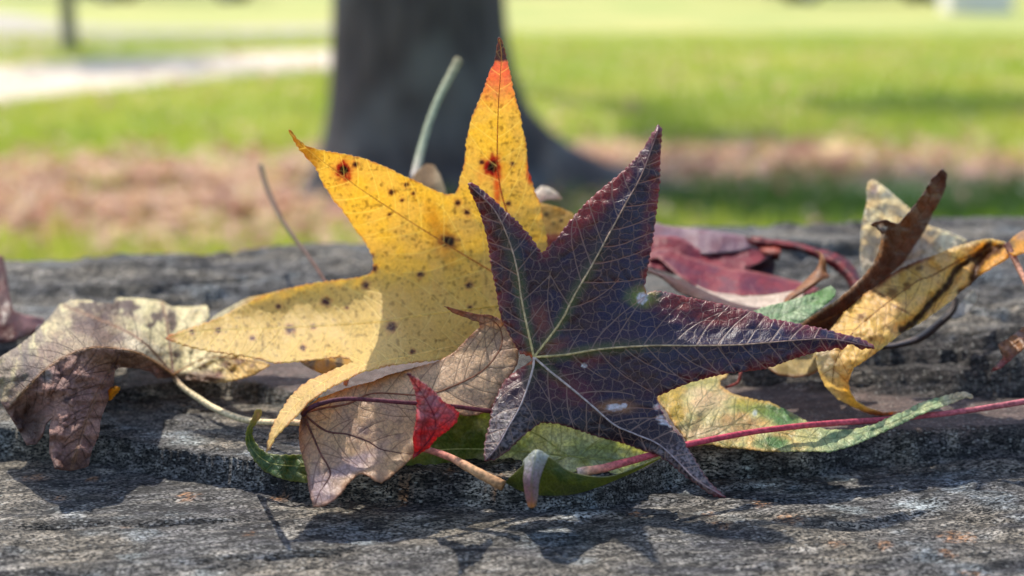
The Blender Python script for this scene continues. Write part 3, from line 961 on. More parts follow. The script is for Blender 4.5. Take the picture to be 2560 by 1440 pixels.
def parked_car(label, loc, L, mat):
    t = empty('parked_car', loc); tag(t, label, 'car', 'cars parked along the road')
    x0, y0, z0 = loc
    prof = [(-0.5, 0.34), (-0.5, 0.62), (-0.46, 0.86), (-0.30, 0.93), (-0.17, 1.36), (-0.08, 1.43), (0.16, 1.43), (0.30, 1.0), (0.44, 0.88), (0.5, 0.66), (0.5, 0.34),
            (0.40, 0.22), (-0.40, 0.22)]
    V, F = [], []
    k = len(prof)
    for w, inset in ((-0.86, 0), (0.86, 0)):
        for px_, pz in prof:
            tz = 0.16 * max(0, pz - 0.95) / 0.48
            V.append((x0 + px_ * L, y0 + w * (1 - tz), z0 + pz))
    F.append(tuple(range(k))); F.append(tuple(range(k, 2 * k))[::-1])
    for q in range(k):
        e = (q + 1) % k
        F.append((q, k + q, k + e, e))
    bd = mesh_obj('body', V, F, mat, t, smooth=False)
    bv = bd.modifiers.new('round', 'BEVEL'); bv.width = 0.05; bv.segments = 2
    for sy in (-1, 1):
        for pts in ([(-0.27, 0.97), (-0.165, 1.32), (-0.03, 1.37), (-0.03, 0.97)], [(0.0, 0.97), (0.0, 1.37), (0.145, 1.37), (0.265, 1.0)]):
            q = [(x0 + a_ * L, y0 + sy * (0.868 - 0.86 * 0.16 * max(0, z_ - 0.95) / 0.48), z0 + z_) for a_, z_ in pts]
            q2 = [(a_, b_ - sy * 0.02, c_) for a_, b_, c_ in q]
            mesh_obj('window', q + q2, [(0, 1, 2, 3), (4, 7, 6, 5), (0, 4, 5, 1), (1, 5, 6, 2), (2, 6, 7, 3), (3, 7, 4, 0)], GLASS, t, smooth=False)
        for sx in (-0.31, 0.31):
            A = np.linspace(0, 2 * math.pi, 24, endpoint=False)

            def wheel(r0, w0, w1, nm, mt, par):
                cx, cz = x0 + sx * L, z0 + 0.32
                V = [(cx + r0 * math.cos(q), y0 + sy * w0, cz + r0 * math.sin(q)) for q in A] + [(cx + r0 * math.cos(q), y0 + sy * w1, cz + r0 * math.sin(q)) for q in A]
                F = [(q, (q + 1) % 24, 24 + (q + 1) % 24, 24 + q) for q in range(24)] + [tuple(range(24)), tuple(range(24, 48))[::-1]]
                return mesh_obj(nm, V, F, mt, par, smooth=False)
            wh = wheel(0.32, 0.70, 0.90, 'wheel', RUBBER, t)
            rm = wheel(0.20, 0.88, 0.915, 'rim', RIM, t)
            rm.location = rm.location - wh.location
            rm.parent = wh
        hl = ([], []); box(hl, x0 + 0.475 * L, x0 + 0.503 * L, y0 + sy * 0.62 - 0.16, y0 + sy * 0.62 + 0.16, z0 + 0.64, z0 + 0.76)
        mesh_obj('headlight', hl[0], hl[1], RIM, t, smooth=False)
    return t


c = PZ(425, 5, GZ)
parked_car('silver car parked beyond the road at the far left', (c[0], c[1] + 0.6, GZ), 4.3, paint_mat('silver_paint', S(206, 200, 190), 0.35))
c = PZ(2180, 8, GZ)
parked_car('dark grey car parked at the far edge of the lawn on the right', (c[0], c[1] + 0.9, GZ), 4.4, paint_mat('grey_paint', S(84, 82, 84), 0.35))
c = PZ(2452, 33, GZ)
t = empty('white_block', (c[0], c[1] + 0.3, GZ))
tag(t, 'white block standing at the far edge of the lawn beside the dark car', 'block')
WHITE = paint_mat('white_render', S(236, 230, 216), 0.7)
bm = ([], []); box(bm, c[0] - 0.5, c[0] + 0.5, c[1], c[1] + 0.6, GZ - 0.02, GZ + 0.7); o_ = mesh_obj('body', bm[0], bm[1], WHITE, t, smooth=False)
o_.modifiers.new('round', 'BEVEL').width = 0.02
bm = ([], []); box(bm, c[0] - 0.55, c[0] + 0.55, c[1] - 0.05, c[1] + 0.65, GZ + 0.702, GZ + 0.78); mesh_obj('cap', bm[0], bm[1], WHITE, t, smooth=False)
# ------------------------------------------------------------------ leaves
K = np.array


def speck(X, Y, cell, thr, seed, w=0.12):
    return sst(thr, thr + w, perlin(X / cell, Y / cell, seed))


# ---- the large purple leaf in front
PM = leaf_mat('purple_leaf', S(170, 142, 126), 0.58, s1=4.0, s2=12.0, w1=0.05, w2=0.07, k2=0.2, k1=0.65, trans=0.42, tint=(1.0, 0.45, 0.42), rough=0.4,
              spec=0.5, bump=0.5, tgain=1.6, mottle=0.15, relief=0.0003)
purple_out = [(1169, 458), (1182, 457), (1209, 478), (1236, 501), (1263, 528), (1297, 557), (1308, 572), (1325, 589), (1338, 610), (1352, 630), (1357, 632),
              (1369, 619), (1393, 596), (1417, 562), (1440, 535), (1468, 504), (1495, 480), (1522, 457), (1549, 436), (1570, 416), (1590, 395), (1611, 368),
              (1628, 337), (1645, 312), (1655, 320), (1653, 354), (1650, 402), (1650, 450), (1645, 497), (1638, 552), (1631, 606), (1623, 647), (1617, 681),
              (1612, 715), (1614, 734), (1638, 727), (1672, 732), (1699, 739), (1733, 746), (1767, 753), (1801, 759), (1835, 770), (1869, 776), (1903, 785),
              (1927, 798), (1958, 802), (2005, 812), (2053, 821), (2101, 834), (2148, 845), (2180, 861), (2188, 872), (2169, 871), (2148, 873), (2136, 862),
              (2120, 860), (2107, 874), (2087, 870), (2073, 876), (2033, 882), (1985, 896), (1951, 909), (1910, 923), (1849, 930), (1815, 934), (1781, 941),
              (1740, 952), (1699, 966), (1658, 984), (1641, 992), (1646, 1010), (1665, 1049), (1684, 1073), (1706, 1093), (1716, 1117), (1733, 1141),
              (1750, 1171), (1771, 1202), (1794, 1226), (1815, 1243), (1788, 1241), (1764, 1227), (1740, 1209), (1706, 1185), (1679, 1161), (1645, 1137),
              (1604, 1125), (1563, 1110), (1536, 1102), (1488, 1090), (1440, 1073), (1393, 1059), (1352, 1057), (1325, 1076), (1297, 1100), (1270, 1127),
              (1236, 1151), (1212, 1152), (1210, 1137), (1212, 1103), (1223, 1062), (1229, 1022), (1246, 981), (1263, 950), (1297, 923), (1325, 907),
              (1333, 896), (1322, 889), (1301, 884), (1284, 855), (1267, 824), (1253, 797), (1246, 763), (1240, 722), (1229, 674), (1223, 627), (1219, 600),
              (1212, 572), (1202, 538), (1188, 504), (1175, 477)]
purple_mids = [K([(1335, 893), (1400, 807), (1434, 742), (1481, 661), (1522, 586), (1563, 511), (1604, 436), (1644, 330)], float),
               K([(1335, 893), (1413, 887), (1508, 872), (1631, 864), (1740, 864), (1849, 862), (1985, 851), (2080, 848), (2180, 867)], float),
               K([(1335, 893), (1321, 831), (1304, 749), (1294, 681), (1274, 606), (1236, 525), (1174, 463)], float),
               K([(1335, 893), (1331, 926), (1304, 1008), (1270, 1069), (1243, 1117), (1214, 1149)], float),
               K([(1335, 893), (1372, 926), (1420, 964), (1481, 1015), (1536, 1062), (1590, 1086), (1645, 1110), (1692, 1151), (1740, 1199), (1808, 1240)], float)]
purple_anch = [(1335, 893, .012), (1169, 458, .026), (1645, 312, .036), (1500, 600, .025), (1620, 690, .022), (1360, 631, .024), (1240, 700, .020),
               (1740, 760, .020), (1700, 860, .012), (1849, 930, .008), (1985, 850, .014), (2188, 872, .022), (1640, 992, .004), (1500, 960, .007),
               (1246, 981, .004), (1330, 1040, .000), (1212, 1152, -.010), (1352, 1057, -.001), (1440, 1073, -.001), (1560, 1075, .001), (1590, 1090, .000), (1690, 1075, .000),
               (1650, 1125, -.004), (1710, 1110, -.003), (1730, 1180, -.011), (1812, 1243, -.0165)]


def purple_paint(X, Y, ed, md):
    n = fbm(X / 90, Y / 90, 4, 2)
    c = mixc(S(60, 31, 44), S(48, 34, 60), sst(-0.25, 0.45, n + 0.5 * sst(1350, 1600, X) - 0.35))
    c = mixc(c, S(46, 48, 84), 0.45 * np.maximum(blob(X, Y, 1590, 620, 70, 190, .8, .4), blob(X, Y, 1850, 850, 320, 60, .8, .4)))  # bluish sky sheen put into the colour of two lobes
    # maroon margins of the upper lobes
    c = mixc(c, S(120, 34, 40), np.clip(1.1 - ed / 34, 0, 1) * sst(-0.5, 0.2, fbm(X / 45, Y / 45, 2, 6)) * sst(1000, 930, Y) * 0.85)
    c = mixc(c, S(150, 44, 36), 0.75 * blob(X, Y, 1490, 510, 26, 110, .9, .3, math.radians(42)))
    c = mixc(c, S(140, 50, 36), 0.7 * np.maximum(blob(X, Y, 1800, 790, 90, 24, .8, .5), blob(X, Y, 1700, 762, 60, 22, .8, .5)))
    c = mixc(c, S(120, 38, 52), 0.6 * np.maximum(blob(X, Y, 1430, 975, 55, 30, .8, .5, .6), blob(X, Y, 1470, 895, 40, 20, .8, .5)))
    # green along the ribs near the base, orange between them
    hub = np.hypot(X - 1335, Y - 893)
    c = mixc(c, S(86, 100, 52), 0.85 * np.clip(1.15 - md / (16 + 0.02 * hub), 0, 1) * sst(420, 120, hub) * sst(990, 900, Y))
    c = mixc(c, S(150, 84, 62), 0.6 * np.maximum(blob(X, Y, 1352, 800, 20, 40, .8, .4, -.2), blob(X, Y, 1385, 868, 36, 16, .8, .4, -.4)))
    c = mixc(c, S(222, 120, 60), 0.9 * blob(X, Y, 1312, 898, 24, 14, .6, .3))
    # darker lower lobes, grey sun sheen painted where they bend to the light
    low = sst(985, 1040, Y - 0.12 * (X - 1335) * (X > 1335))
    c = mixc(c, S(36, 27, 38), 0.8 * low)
    sun_sheen = np.maximum(blob(X, Y, 1250, 1075, 60, 75, .7, .5, .5), sst(1105, 1150, Y + 0.15 * (X - 1600)) * (X > 1480))
    c = mixc(c, S(150, 138, 140), 0.75 * sun_sheen * sst(-0.25, 0.35, fbm(X / 9, Y / 9, 2, 33)))
    c = mixc(c, S(120, 50, 66), 0.8 * blob(X, Y, 1806, 1238, 26, 14, .6, .2, .6))
    c = mixc(c, S(170, 120, 60), 0.7 * blob(X, Y, 1540, 1018, 46, 16, .7, .2))
    c = mixc(c, S(150, 170, 60), 0.6 * blob(X, Y, 1606, 742, 36, 24, .7, .2))
    for q in [(1535, 1019, 20, 8), (1605, 745, 13, 14), (1461, 914, 7, 6), (1642, 1018, 8, 8), (1650, 1046, 9, 8), (1662, 1056, 14, 8), (1678, 1063, 10, 6), (1560, 1015, 8, 6)]:
        c = mixc(c, S(205, 220, 226), 0.92 * blob(X, Y, *q, .3, .4))
    c = mixc(c, S(150, 78, 84), 0.6 * np.clip(1.2 - ed / 3.0, 0, 1))
    return c


def purple_fold(x, y):
    d = seg_dist(np.ravel(x), np.ravel(y), *Leaf._segs(purple_mids)).reshape(np.shape(x))
    return 0.0032 * (1 - np.exp(-d / 30)) - 0.0008 * np.abs(perlin(x / 38, y / 38, 55)) * sst(4, 25, d)


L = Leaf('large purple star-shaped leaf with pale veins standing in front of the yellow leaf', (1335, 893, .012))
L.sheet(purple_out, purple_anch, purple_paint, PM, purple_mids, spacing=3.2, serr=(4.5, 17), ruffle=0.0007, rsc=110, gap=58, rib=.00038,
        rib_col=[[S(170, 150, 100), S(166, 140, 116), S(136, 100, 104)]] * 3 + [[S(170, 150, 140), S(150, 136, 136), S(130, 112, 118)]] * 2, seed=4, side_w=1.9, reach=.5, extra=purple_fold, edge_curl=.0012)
L.stalk([(1335, 893, .0135), (1340, 915, .022), (1356, 948, .034), (1390, 985, .046)], [.0007, .0006, .0006], [S(150, 60, 60)])

# ---- the large yellow leaf behind it
YM = leaf_mat('yellow_leaf', S(252, 234, 158), 0.55, s1=3.2, s2=9.0, w1=0.05, w2=0.06, k2=0.15, k1=0.35, trans=0.6, tint=(1.0, 1.0, 0.9), rough=0.5, spec=0.3,
              bump=0.45, tgain=1.12, mottle=0.07, relief=0.0005)
yellow_out = [(412, 846), (424, 838), (467, 823), (522, 804), (559, 789), (602, 765), (663, 737), (718, 722), (767, 710), (822, 702), (871, 697), (907, 691),
              (929, 682), (933, 665), (933, 645), (920, 618), (910, 600), (889, 575), (874, 551), (852, 520), (834, 502), (822, 480), (806, 459), (797, 435),
              (785, 413), (767, 395), (748, 373), (733, 349), (720, 324), (727, 325), (742, 346), (767, 366), (791, 373), (834, 381), (865, 386), (907, 395),
              (938, 407), (975, 422), (1011, 441), (1042, 453), (1069, 468), (1103, 482), (1124, 487), (1137, 483), (1146, 471), (1149, 447), (1158, 422),
              (1164, 386), (1165, 355), (1171, 331), (1179, 294), (1195, 257), (1210, 221), (1222, 184), (1237, 153), (1242, 117), (1247, 92), (1253, 95),
              (1262, 123), (1268, 150), (1277, 190), (1283, 221), (1292, 257), (1302, 288), (1305, 318), (1314, 349), (1317, 380), (1320, 422), (1332, 459),
              (1338, 483), (1354, 514), (1357, 545), (1366, 581), (1369, 618), (1385, 680), (1372, 760), (1330, 850), (1280, 866), (1200, 868), (1119, 896),
              (1104, 898), (1067, 903), (1006, 909), (967, 915), (936, 923), (905, 930), (860, 952), (814, 976), (771, 1007), (741, 1040), (713, 1068),
              (689, 1092), (674, 1122), (666, 1132), (668, 1112), (672, 1095), (679, 1071), (689, 1049), (704, 1025), (722, 996), (747, 970), (771, 952),
              (811, 935), (844, 920), (884, 905), (872, 898), (852, 893), (791, 899), (718, 906), (687, 908), (644, 896), (583, 887), (522, 878), (473, 868),
              (437, 856)]
yellow_mids = [K([(1351, 752), (1243, 765), (1072, 786), (932, 807), (706, 820), (498, 829), (420, 846)], float),
               K([(1351, 752), (1225, 676), (1133, 621), (1011, 545), (920, 485), (858, 441), (790, 390), (726, 332)], float),
               K([(1351, 752), (1300, 620), (1262, 514), (1246, 440), (1243, 386), (1246, 263), (1253, 153), (1249, 98)], float),
               K([(1351, 752), (1200, 845), (1050, 885), (900, 918), (800, 962), (720, 1035), (668, 1128)], float)]
yellow_anch = [(412, 848, .056), (550, 800, .064), (550, 880, .047), (720, 725, .076), (720, 905, .040), (900, 692, .070), (880, 902, .034), (950, 800, .052),
               (1250, 765, .046), (1351, 752, .042), (932, 650, .068), (1000, 545, .062), (858, 441, .046), (722, 326, .034), (1100, 485, .058), (1248, 95, .040),
               (1242, 386, .056), (1320, 420, .056), (1369, 618, .054), (1150, 860, .034), (1290, 850, .036), (1100, 897, .022), (900, 916, .018), (800, 950, .010),
               (714, 1050, -.006), (667, 1130, -.015), (740, 1030, -.002)]


def yellow_paint(X, Y, ed, md):
    n = fbm(X / 80, Y / 80, 3, 12)
    c = mixc(S(230, 200, 104), S(228, 198, 120), sst(-0.4, 0.5, n))
    pale = sst(640, 800, Y + 0.05 * (X - 900)) * sst(1500, 900, X)  # lower lobes painted paler, as lit by the sun from the front
    c = mixc(c, S(230, 206, 136), 0.8 * pale)
    tail = sst(890, 950, Y) * (X < 1180) * (Y > 900 + 0 * X)
    c = mixc(c, S(228, 196, 130), 0.7 * tail)
    # freckles
    fr = speck(X, Y, 7, 0.36, 71) * sst(-0.05, 0.45, fbm(X / 70, Y / 70, 3, 72))
    c = mixc(c, S(150, 112, 56), 0.6 * fr)
    c = mixc(c, S(150, 116, 56), 0.55 * speck(X, Y, 13, 0.42, 73) * sst(0, 30, ed))
    # red upper tip with a dead point
    t = sst(290, 165, Y + 16 * perlin(X / 9, Y / 9, 3)) * (X > 1150)
    c = mixc(c, S(230, 138, 120), 0.92 * t)
    c = mixc(c, S(92, 78, 92), 0.95 * sst(156, 148, Y + 3 * perlin(X / 5, Y / 5, 8)) * (X > 1200))
    tip = sst(820, 770, X) * (Y < 420)
    c = mixc(c, S(176, 128, 48), 0.75 * tip)
    c = mixc(c, S(190, 90, 60), 0.8 * sst(450, 415, X))
    # infected spots with red rings
    for x, y, r in [(859, 424, 22), (1231, 416, 25)]:
        c = mixc(c, S(220, 140, 70), 0.35 * blob(X, Y, x, y + 4, r * 1.3, r * 1.5, .5, .4))
        c = mixc(c, S(176, 34, 46), 0.95 * blob(X, Y, x, y, r * .85, r * 1.0, .35, .6))
        c = mixc(c, S(34, 20, 26), 0.97 * blob(X, Y, x + 1, y + 1, r * .5, r * .55, .3, .3))
    c = mixc(c, S(214, 90, 40), 0.7 * blob(X, Y, 1243, 470, 7, 60, .7, .3))
    c = mixc(c, S(190, 30, 50), 0.9 * blob(X, Y, 1326, 430, 10, 26, .6, .2))
    c = mixc(c, S(206, 156, 60), 0.6 * blob(X, Y, 1100, 585, 24, 70, .8, .4, -.4))
    c = mixc(c, S(150, 90, 60), 0.9 * blob(X, Y, 1118, 602, 24, 18, .5, .4))
    c = mixc(c, S(50, 34, 44), 0.95 * blob(X, Y, 1122, 604, 16, 12, .4, .5))
    for x, y, r in [(889, 411, 7), (979, 480, 7), (1016, 461, 6), (1034, 482, 5), (1144, 506, 7), (1168, 531, 7), (974, 536, 5), (1271, 508, 6), (1204, 405, 6),
                    (937, 671, 8), (915, 713, 9), (1052, 686, 8), (1173, 714, 8), (816, 754, 10), (696, 766, 6), (547, 826, 8), (725, 824, 11), (783, 818, 6),
                    (980, 818, 12), (631, 846, 6), (757, 870, 7), (1031, 880, 6), (480, 831, 6), (1282, 410, 5), (930, 640, 6), (1175, 770, 6), (1005, 500, 4), (868, 770, 4)]:
        c = mixc(c, S(186, 110, 84), 0.5 * blob(X, Y, x, y, r * 1.35, None, .4, .5))
        c = mixc(c, S(76, 28, 52), 0.93 * blob(X, Y, x, y, r * .95, r * .85, .35, .35))
    c = mixc(c, S(190, 96, 60), 0.5 * np.clip(1.1 - ed / 3.0, 0, 1) * sst(-.3, .2, perlin(X / 30, Y / 30, 4)))
    return c


L = Leaf('big yellow leaf with dark red spots and red upper tip behind the purple leaf', (1340, 760, .043))
L.sheet(yellow_out, yellow_anch, yellow_paint, YM, yellow_mids, spacing=3.6, serr=(3.6, 19), ruffle=0.0010, rsc=110, gap=52, rib=.0003,
        rib_col=[[S(214, 170, 70), S(214, 176, 90), S(226, 204, 120)], [S(176, 110, 50), S(186, 120, 60), S(206, 150, 60)], [S(190, 90, 50), S(186, 70, 46), S(150, 40, 40)],
                 [S(214, 170, 90)] * 2], seed=9, side_w=1.4)
L.stalk([(1351, 752, .0445), (1362, 790, .056), (1380, 850, .066), (1400, 900, .074)], [.0007, .0006], [S(180, 110, 60)])

# ---- the pinkish tan leaf with the red tip
TM = leaf_mat('tan_leaf', S(104, 66, 48), 0.55, s1=3.9, s2=9.5, w1=0.05, w2=0.055, k2=0.5, trans=0.5, tint=(1.0, .88, .7), rough=0.45, spec=0.4, bump=0.5, mottle=0.12)
tan_out = [(757, 1034), (750, 1056), (747, 1086), (750, 1120), (759, 1153), (767, 1184), (771, 1217), (777, 1245), (783, 1266), (796, 1268), (814, 1263), (835, 1251),
           (854, 1233), (866, 1214), (884, 1196), (899, 1184), (918, 1188), (936, 1202), (954, 1208), (976, 1193), (1000, 1172), (1019, 1156), (1030, 1144),
           (1038, 1126), (1042, 1086), (1042, 1060), (1056, 1044), (1100, 1034), (1147, 1034), (1165, 1040), (1196, 1037), (1226, 1026), (1248, 994), (1257, 967),
           (1281, 933), (1296, 905), (1296, 870), (1284, 838), (1268, 816), (1248, 796), (1222, 786), (1195, 786), (1152, 777), (1108, 764), (1133, 783), (1164, 794),
           (1198, 806), (1200, 817), (1170, 844), (1150, 866), (1135, 881), (1113, 894), (1089, 906), (1052, 915), (1003, 929), (967, 939), (930, 955), (890, 964),
           (860, 973), (829, 985), (796, 997), (774, 1013)]
tan_mids = [K([(757, 1034), (800, 1022), (870, 1010), (933, 984), (1043, 988), (1089, 982), (1150, 958), (1202, 930), (1235, 897), (1256, 850), (1230, 800), (1112, 766)], float),
            K([(757, 1034), (814, 1077), (869, 1086), (921, 1104), (951, 1123), (997, 1132), (1030, 1136)], float),
            K([(757, 1034), (783, 1092), (802, 1135), (820, 1165), (825, 1190), (800, 1230), (788, 1262)], float)]
tan_anch = [(757, 1034, .002), (783, 1266, -.020), (835, 1250, -.020), (951, 1123, -.006), (954, 1208, -.016), (1030, 1140, -.009), (1042, 1050, .000), (1040, 995, .004),
            (875, 990, .008), (1000, 930, .016), (900, 962, .013), (1089, 982, .008), (1150, 958, .011), (1226, 1025, .0075), (1257, 900, .0165), (1150, 866, .022), (1292, 870, .0195),
            (1195, 800, .024), (1109, 765, .018), (820, 1165, -.011), (750, 1110, -.004), (1160, 1036, .004)]


def tan_paint(X, Y, ed, md):
    n = fbm(X / 70, Y / 70, 3, 15)
    c = mixc(S(216, 180, 136), S(202, 166, 134), sst(-0.4, 0.5, n))
    c = mixc(c, S(206, 168, 124), 0.7 * blob(X, Y, 1000, 1150, 90, 50, .8, .4))
    c = mixc(c, S(190, 166, 172), 0.75 * np.maximum(blob(X, Y, 880, 1165, 70, 22, .8, .5, -.5), blob(X, Y, 800, 1225, 40, 45, .8, .3)))
    c = mixc(c, S(228, 194, 152), 0.8 * blob(X, Y, 1150, 950, 130, 70, .7, .3))  # sunlit patch on the upper lobe put into the colour
    c = mixc(c, S(190, 120, 54), 0.85 * np.clip(1.1 - ed / 26, 0, 1) * sst(1010, 930, Y) * sst(1110, 1000, X))
    c = mixc(c, S(170, 104, 60), 0.6 * np.clip(1.1 - ed / 10, 0, 1))
    c = mixc(c, S(150, 92, 62), 0.7 * sst(815, 785, Y) * (X > 1100))
    c = mixc(c, S(160, 96, 70), 0.5 * blob(X, Y, 757, 1100, 14, 70, .8, .2))
    c = mixc(c, S(64, 40, 52), 0.9 * blob(X, Y, 760, 1045, 11, 26, .6, .2))
    c = mixc(c, S(88, 58, 70), 0.8 * blob(X, Y, 910, 1078, 14, 10, .5, .5))
    c = mixc(c, S(120, 88, 84), 0.6 * blob(X, Y, 995, 1090, 9, 7, .5, .5))
    c = mixc(c, S(140, 108, 96), 0.4 * speck(X, Y, 12, 0.35, 81))
    return c


L = Leaf('pinkish tan leaf with dark veins and bright red folded tip, front of the pile', (757, 1034, .002))
L.sheet(tan_out, tan_anch, tan_paint, TM, tan_mids, spacing=4.0, serr=(2.0, 17), ruffle=0.0010, rsc=95, gap=44, rib=.00034,
        rib_col=[[S(110, 62, 46), S(120, 74, 50), S(130, 84, 60)], [S(88, 54, 48)] * 2, [S(88, 54, 48)] * 2], seed=13, side_w=1.5)
L.stalk([(757, 1036, .0005), (771, 1022, -.001), (799, 1010, -.002), (838, 1000, -.002), (875, 997, -.002), (921, 999, -.002), (997, 1005, -.003), (1043, 1008, -.003), (1135, 1016, .0),
         (1180, 1022, .004), (1226, 1028, .006), (1290, 1040, .012)], [.0008, .00062, .0006, .0006, .0007], [S(58, 32, 44), S(84, 40, 50), S(92, 44, 50), S(104, 46, 50)])
RM = leaf_mat('red_leaf_tip', S(120, 30, 44), 0.5, s1=4.0, s2=11, k2=0.35, trans=0.5, tint=(1, .6, .55), rough=0.45, bump=0.9, mottle=0.2)


def red_paint(X, Y, ed, md):
    c = mixc(S(200, 70, 74), S(190, 122, 130), sst(1090, 1000, Y + 14 * perlin(X / 20, Y / 20, 2)))
    c = mixc(c, S(214, 170, 168), 0.85 * sst(1050, 960, Y) * sst(-0.3, 0.35, fbm(X / 10, Y / 10, 2, 5)))
    c = mixc(c, S(90, 60, 80), 0.9 * sst(946, 936, Y))
    c = mixc(c, S(214, 60, 54), 0.7 * np.clip(1.1 - ed / 10, 0, 1) * (Y > 1000))
    return c


L.sheet([(1017, 931), (1024, 934), (1037, 943), (1064, 961), (1089, 982), (1113, 1007), (1132, 1016), (1148, 1032), (1141, 1056), (1119, 1077), (1095, 1092), (1074, 1118),
         (1054, 1131), (1032, 1147), (1035, 1126), (1032, 1092), (1040, 1056), (1043, 1007), (1037, 976), (1026, 949)],
        [(1017, 932, -.018), (1148, 1032, -.006), (1060, 1000, -.014), (1085, 1050, -.0165), (1034, 1090, -.0125), (1034, 1145, -.0105), (1042, 1010, -.010)],
        red_paint, RM, [K([(1034, 1144), (1080, 1090), (1088, 1050), (1066, 1000), (1040, 962), (1019, 934)], float)], spacing=3.2, serr=(4, 14), ruffle=.0014, rsc=40, gap=20,
        rib=.0002, rib_col=[S(110, 30, 44)] * 2, name='folded_tip', seed=21, label='bright red folded tip of the tan leaf')

# ---- the curled brown and cream leaf at the left
BM = leaf_mat('brown_leaf', S(92, 68, 60), 0.42, s1=2.6, s2=7.5, w1=0.022, w2=0.035, k2=0.2, trans=0.42, tint=(1, .85, .7), rough=0.55, bump=0.9, mottle=0.2, relief=.0005)
brown_out = [(0, 893), (44, 867), (89, 831), (124, 795), (147, 764), (178, 751), (222, 751), (249, 758), (284, 760), (291, 744), (355, 747), (404, 753), (427, 767), (480, 767),
             (520, 764), (524, 795), (505, 812), (500, 850), (524, 872), (555, 880), (600, 888), (658, 904), (676, 912), (640, 935), (604, 947), (564, 956), (511, 955), (467, 951), (440, 940),
             (433, 944), (405, 946), (391, 944), (378, 931), (340, 920), (300, 918), (286, 926), (284, 956), (278, 985), (267, 1009), (253, 1044), (247, 1089), (227, 1133), (221, 1166),
             (178, 1178), (138, 1173), (124, 1133), (124, 1071), (129, 1046), (114, 1062), (107, 1089), (90, 1111), (67, 1113), (44, 1071), (22, 1036), (0, 1000), (-20, 950)]
rim = K([(433, 936), (391, 907), (338, 880), (267, 869), (222, 871), (178, 884), (124, 916), (80, 956), (44, 996), (22, 1020)], float)
brown_mids = [K([(433, 936), (391, 907), (338, 880), (267, 869), (222, 871), (178, 884), (124, 916), (80, 956), (44, 996)], float),
              K([(433, 936), (425, 870), (415, 800), (404, 755)], float),
              K([(433, 936), (350, 850), (250, 800), (160, 765)], float),
              K([(433, 936), (520, 895), (600, 900), (674, 912)], float),
              K([(300, 885), (255, 960), (215, 1050), (180, 1170)], float)]
brown_anch = [(433, 938, .070), (222, 871, .030), (338, 880, .044), (124, 916, .026), (60, 975, .026), (178, 1178, .002), (221, 1166, .004), (138, 1173, .002), (284, 920, .040),
              (253, 1044, .020), (200, 1020, .014), (124, 1071, .012), (178, 751, .105), (124, 795, .09), (291, 744, .112), (404, 753, .116), (520, 764, .115), (500, 850, .09), (300, 810, .075),
              (200, 815, .06), (0, 893, .05), (430, 850, .085), (44, 1071, .028), (89, 1111, .018), (0, 1000, .036), (675, 913, .066), (540, 884, .078), (564, 955, .060), (380, 935, .060), (90, 1030, .026)]
rs_ = resample(rim, 6)


def brown_under(X, Y):
    yr = np.interp(X, rs_[::-1, 0], rs_[::-1, 1])
    return sst(-4, 5, Y - yr) * (X < 436) * (X > 25) + 1.0 * ((X <= 25) & (Y > 1005))


def brown_paint(X, Y, ed, md):
    n = fbm(X / 55, Y / 55, 4, 22)
    c = mixc(S(230, 218, 166), S(214, 198, 150), sst(-0.4, 0.5, n))
    c = mixc(c, S(206, 200, 150), 0.6 * blob(X, Y, 330, 810, 60, 40, .8, .4))
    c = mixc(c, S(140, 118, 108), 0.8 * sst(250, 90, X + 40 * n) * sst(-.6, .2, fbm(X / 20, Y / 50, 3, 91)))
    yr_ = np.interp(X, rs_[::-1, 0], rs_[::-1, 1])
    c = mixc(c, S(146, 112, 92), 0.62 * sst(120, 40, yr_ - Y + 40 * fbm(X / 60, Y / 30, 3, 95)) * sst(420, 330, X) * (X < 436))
    c = mixc(c, S(226, 214, 182), 0.75 * blob(X, Y, 360, 870, 60, 22, .7, .5, .4))
    c = mixc(c, S(104, 72, 62), 0.85 * blob(X, Y, 245, 830, 70, 34, .6, .5, .5))
    for q in [(262, 772, 30, 20), (215, 770, 26, 12), (235, 800, 40, 16), (395, 792, 18, 16), (322, 772, 26, 16), (375, 815, 8, 7), (442, 888, 10, 12), (430, 800, 12, 26), (300, 760, 36, 10)]:
        c = mixc(c, S(88, 58, 50), 0.9 * blob(X, Y, *q, .3, .7))
    c = mixc(c, S(84, 74, 78), 0.6 * blob(X, Y, 70, 930, 26, 50, .7, .6))
    sp = (X > 436)
    c = mixc(c, S(214, 178, 92), 0.75 * sp * sst(515, 600, X))
    c = mixc(c, S(104, 58, 48), 0.85 * sp * blob(X, Y, 490, 945, 70, 16, .6, .4))
    for q in [(565, 912, 12, 9), (548, 935, 8, 10), (596, 905, 16, 8), (508, 915, 8, 6), (580, 930, 6, 5), (630, 915, 6, 5)]:
        c = mixc(c, S(122, 72, 46), 0.8 * blob(X, Y, *q, .4, .6))
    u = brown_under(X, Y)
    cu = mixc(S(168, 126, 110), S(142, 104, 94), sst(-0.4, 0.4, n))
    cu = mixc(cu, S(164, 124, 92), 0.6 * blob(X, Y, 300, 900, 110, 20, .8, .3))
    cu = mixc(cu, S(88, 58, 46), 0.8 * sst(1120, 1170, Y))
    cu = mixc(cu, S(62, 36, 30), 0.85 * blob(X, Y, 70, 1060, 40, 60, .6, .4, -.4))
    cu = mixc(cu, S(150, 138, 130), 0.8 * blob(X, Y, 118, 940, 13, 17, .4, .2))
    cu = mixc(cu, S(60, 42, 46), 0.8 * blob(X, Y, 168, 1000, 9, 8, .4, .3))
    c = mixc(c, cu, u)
    c = mixc(c, S(176, 132, 92), 0.7 * np.clip(1.2 - md / 5, 0, 1) * (X < 436))
    return c


